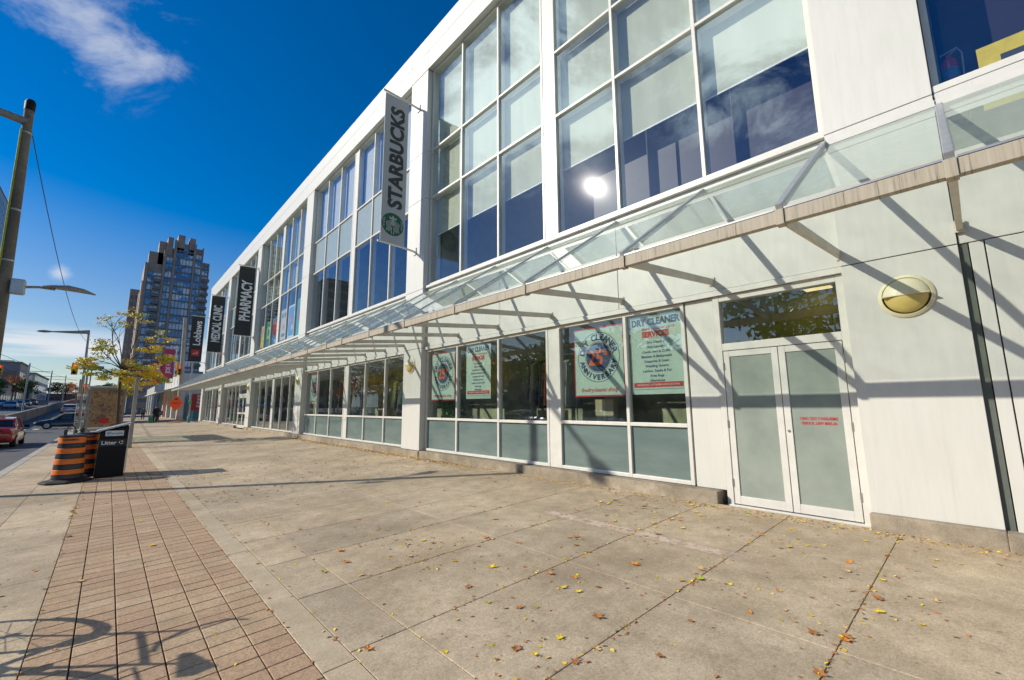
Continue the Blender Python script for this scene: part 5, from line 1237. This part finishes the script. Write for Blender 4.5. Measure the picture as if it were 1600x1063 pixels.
person(3.8, 61.0, PI / 2, 'person in black coat walking with a green suitcase', 'cloth_black', 'cloth_black', z0=-.08, h=1.1)
person(3.55, 79, PI / 2, 'person in grey walking beyond the suitcase traveller', 'cloth_grey', 'cloth_black', z0=-.08)
person(2.75, 82, -PI / 2, 'person in pale top at the left of the distant pair', 'cloth_pale', 'cloth_grey', z0=-.08)
person(4.3, 66.5, PI / 2, 'person in brown coat just ahead of the suitcase traveller', 'cloth_brown', 'cloth_black', z0=-.15)
person(-6.6, 48, PI / 2, 'person in black waiting on the road beside the black sedan', 'cloth_black', 'cloth_black', z0=ROADZ, stride=.1)
sc_ = empty('suitcase', (3.45, 60.8, -.1), 'small green suitcase pulled by the person in black', 'suitcase')
MB().box(3.2, 3.6, 60.7, 60.95, -.07, .6).build('shell', 'suitcase_green', sc_, bevel=.05); MB().tube([(3.42, 60.9, .58), (3.58, 60.9, .85)], .015, 6).build('handle', 'metal_grey', sc_); local(sc_)
bg_ = empty('shoulder_bag', (4.1, 61, .8), 'dark shoulder bag carried by the person in black', 'bag')
MB().box(4.02, 4.4, 60.85, 61.1, .75, 1.2).build('pouch', 'cloth_grey', bg_, bevel=.06); MB().tube([(4.1, 60.9, 1.15), (3.98, 60.9, 1.5), (3.9, 61.0, 1.6)], .015, 6).build('strap', 'cloth_black', bg_); local(bg_)

# ------------------------------------------------------------------ fallen leaves
def leaf_mesh(seed, lobes=5):
    rn = random.Random(seed); bm = bmesh.new(); pts = []
    n = lobes * 4
    for i in range(n):
        a = 2 * PI * i / n; ph = i % 4; rr = {0: .95, 1: .72, 2: .50, 3: .70}[ph] * (1 - .35 * (abs(a - PI) / PI) ** 2 * 0) * rn.uniform(.72, 1.15)
        pts.append((math.cos(a) * rr, math.sin(a) * rr * .85))
    curl = rn.uniform(.25, .95); tw_ = rn.uniform(-.4, .4)
    def zc(p): return .10 + curl * (p[0] ** 2 * .35 + p[1] ** 2 * .5) + tw_ * p[0] * p[1] + rn.uniform(-.03, .03)
    c_ = bm.verts.new((0, 0, .06)); vs = [bm.verts.new((p[0], p[1], max(.02, zc(p)))) for p in pts]
    for i in range(n): bm.faces.new((c_, vs[i], vs[(i + 1) % n]))
    a = bm.verts.new((-.3, .03, .06)); b = bm.verts.new((-.3, -.03, .06)); d = bm.verts.new((-1.7, .02 + tw_ * .3, .05)); bm.faces.new((a, b, d))
    me = bpy.data.meshes.new('leaf'); bm.to_mesh(me); bm.free(); return me
LM = {}
for mt in ('leaf_yellow', 'leaf_orange', 'leaf_brown', 'leaf_tan', 'leaf_lime'):
    for v in range(4):
        me = leaf_mesh(hash(mt) % 1 + v * 17 + len(LM)); me.materials.append(MATS[mt]); LM[(mt, v)] = me
word = {'leaf_yellow': 'bright yellow', 'leaf_orange': 'orange', 'leaf_brown': 'curled brown', 'leaf_tan': 'pale tan', 'leaf_lime': 'yellow green'}
lr = random.Random(21)
special = [(.55, 7.1, 'leaf_yellow', .055, 'bright yellow leaf lying alone on the brick paving'), (4.0, 2.55, 'leaf_orange', .06, 'large orange leaf lying on the joint in the foreground'), (2.9, 2.2, 'leaf_brown', .06, 'curled red brown leaf low in the middle foreground')]
for x, y, mt, s_, lab in special:
    o = bpy.data.objects.new('fallen_leaf', LM[(mt, 1)]); C.objects.link(o); o.location = (x, y, gz(x) + .004); o.scale = (s_,) * 3; o.rotation_euler = (0, 0, 1.2); tag(o, lab, 'leaf')
CL = [(lr.uniform(2, 6.6), lr.uniform(.3, 6)) for _ in range(16)]
def leafpos():
    t = lr.random()
    if t < .42:   # drift on the right foreground, partly in loose clusters
        y = lr.uniform(.2, 4.5); x = lr.uniform(1.9, 6.8)
        if lr.random() < .55:
            cx, cy = lr.choice(CL); x = min(6.8, max(1.5, cx + lr.gauss(0, .28))); y = cy + lr.gauss(0, .25)
    elif t < .72:
        y = lr.uniform(2.5, 14); x = lr.uniform(1.4, 6.8)
    elif t < .86:
        y = lr.uniform(.5, 13); x = 6.86 - abs(lr.gauss(0, .16))
    elif t < .95:
        y = lr.choice([.84, 1.97, 3.10, 4.22]) + lr.gauss(0, .03); x = lr.uniform(2, 6.8)
    else: y = lr.uniform(3, 14); x = lr.uniform(-1.8, 1.4)
    return x, y
cnt = 0; stuff = MB()
placed = []
while cnt < 285:
    x, y = leafpos(); mt = lr.choices(['leaf_yellow', 'leaf_orange', 'leaf_brown', 'leaf_tan', 'leaf_lime'], [.27, .2, .2, .28, .05])[0]
    if x > 6.78 and 1.1 < y < 2.9: x = 6.9
    o = bpy.data.objects.new('fallen_leaf', LM[(mt, lr.randrange(4))]); C.objects.link(o)
    s_ = lr.choice([.024, .028, .034, .042, .052]); o.location = (x, y, gz(x) + .002); o.scale = (s_, s_, s_ * lr.uniform(.7, 1.4)); o.rotation_euler = (lr.uniform(-.12, .12), lr.uniform(-.12, .12), lr.uniform(0, 6.28))
    where = ' close to the foot of the shop wall' if x > 6.5 else ' on the open concrete slabs' if x > 1.36 else ' on the brick or kerb side paving'
    tag(o, word[mt] + ' fallen leaf' + where, 'leaf', word[mt] + ' leaves' + where); cnt += 1
stuff2 = MB()
for q_ in range(8500):
    t = lr.random()
    if t < .42: x, y = 6.88 - abs(lr.gauss(0, .16)), lr.uniform(-1, 24)
    elif t < .62: x, y = lr.uniform(1.4, 6.8), lr.uniform(8, 36)
    elif t < .68: x, y = lr.choice([-.26, 1.14, 1.36, 1.79]) + lr.gauss(0, .02), lr.uniform(2.5, 16)
    elif t < .76: x, y = lr.uniform(2, 6.8), lr.choice([.84, 1.97, 3.10, 4.22, 5.27]) + lr.gauss(0, .012)
    else: x, y = leafpos()
    z = gz(x) + .003; s_ = lr.choice([.004, .006, .009, .014, .02]) if y < 9 else lr.uniform(.010, .035); a = lr.uniform(0, 6.28); ca, sa = math.cos(a) * s_, math.sin(a) * s_
    h_ = s_ * lr.uniform(.1, .6)
    (stuff if q_ % 5 < 2 else stuff2).face([(x - ca, y - sa, z), (x + sa * .6 - ca * .2, y - ca * .6, z + h_), (x + ca * .9, y + sa, z + h_ * .4), (x + ca * .1 - sa * .5, y + ca * .6, z)])
tag(stuff.build('leaf_litter', 'leaf_yellow'), 'fine crumbs and scraps of yellow leaves scattered over the paving', 'leaf litter', kind='stuff')
tag(stuff2.build('leaf_litter', 'leaf_brown'), 'brown crumbs and scraps of dry leaves scattered over the paving', 'leaf litter', kind='stuff')
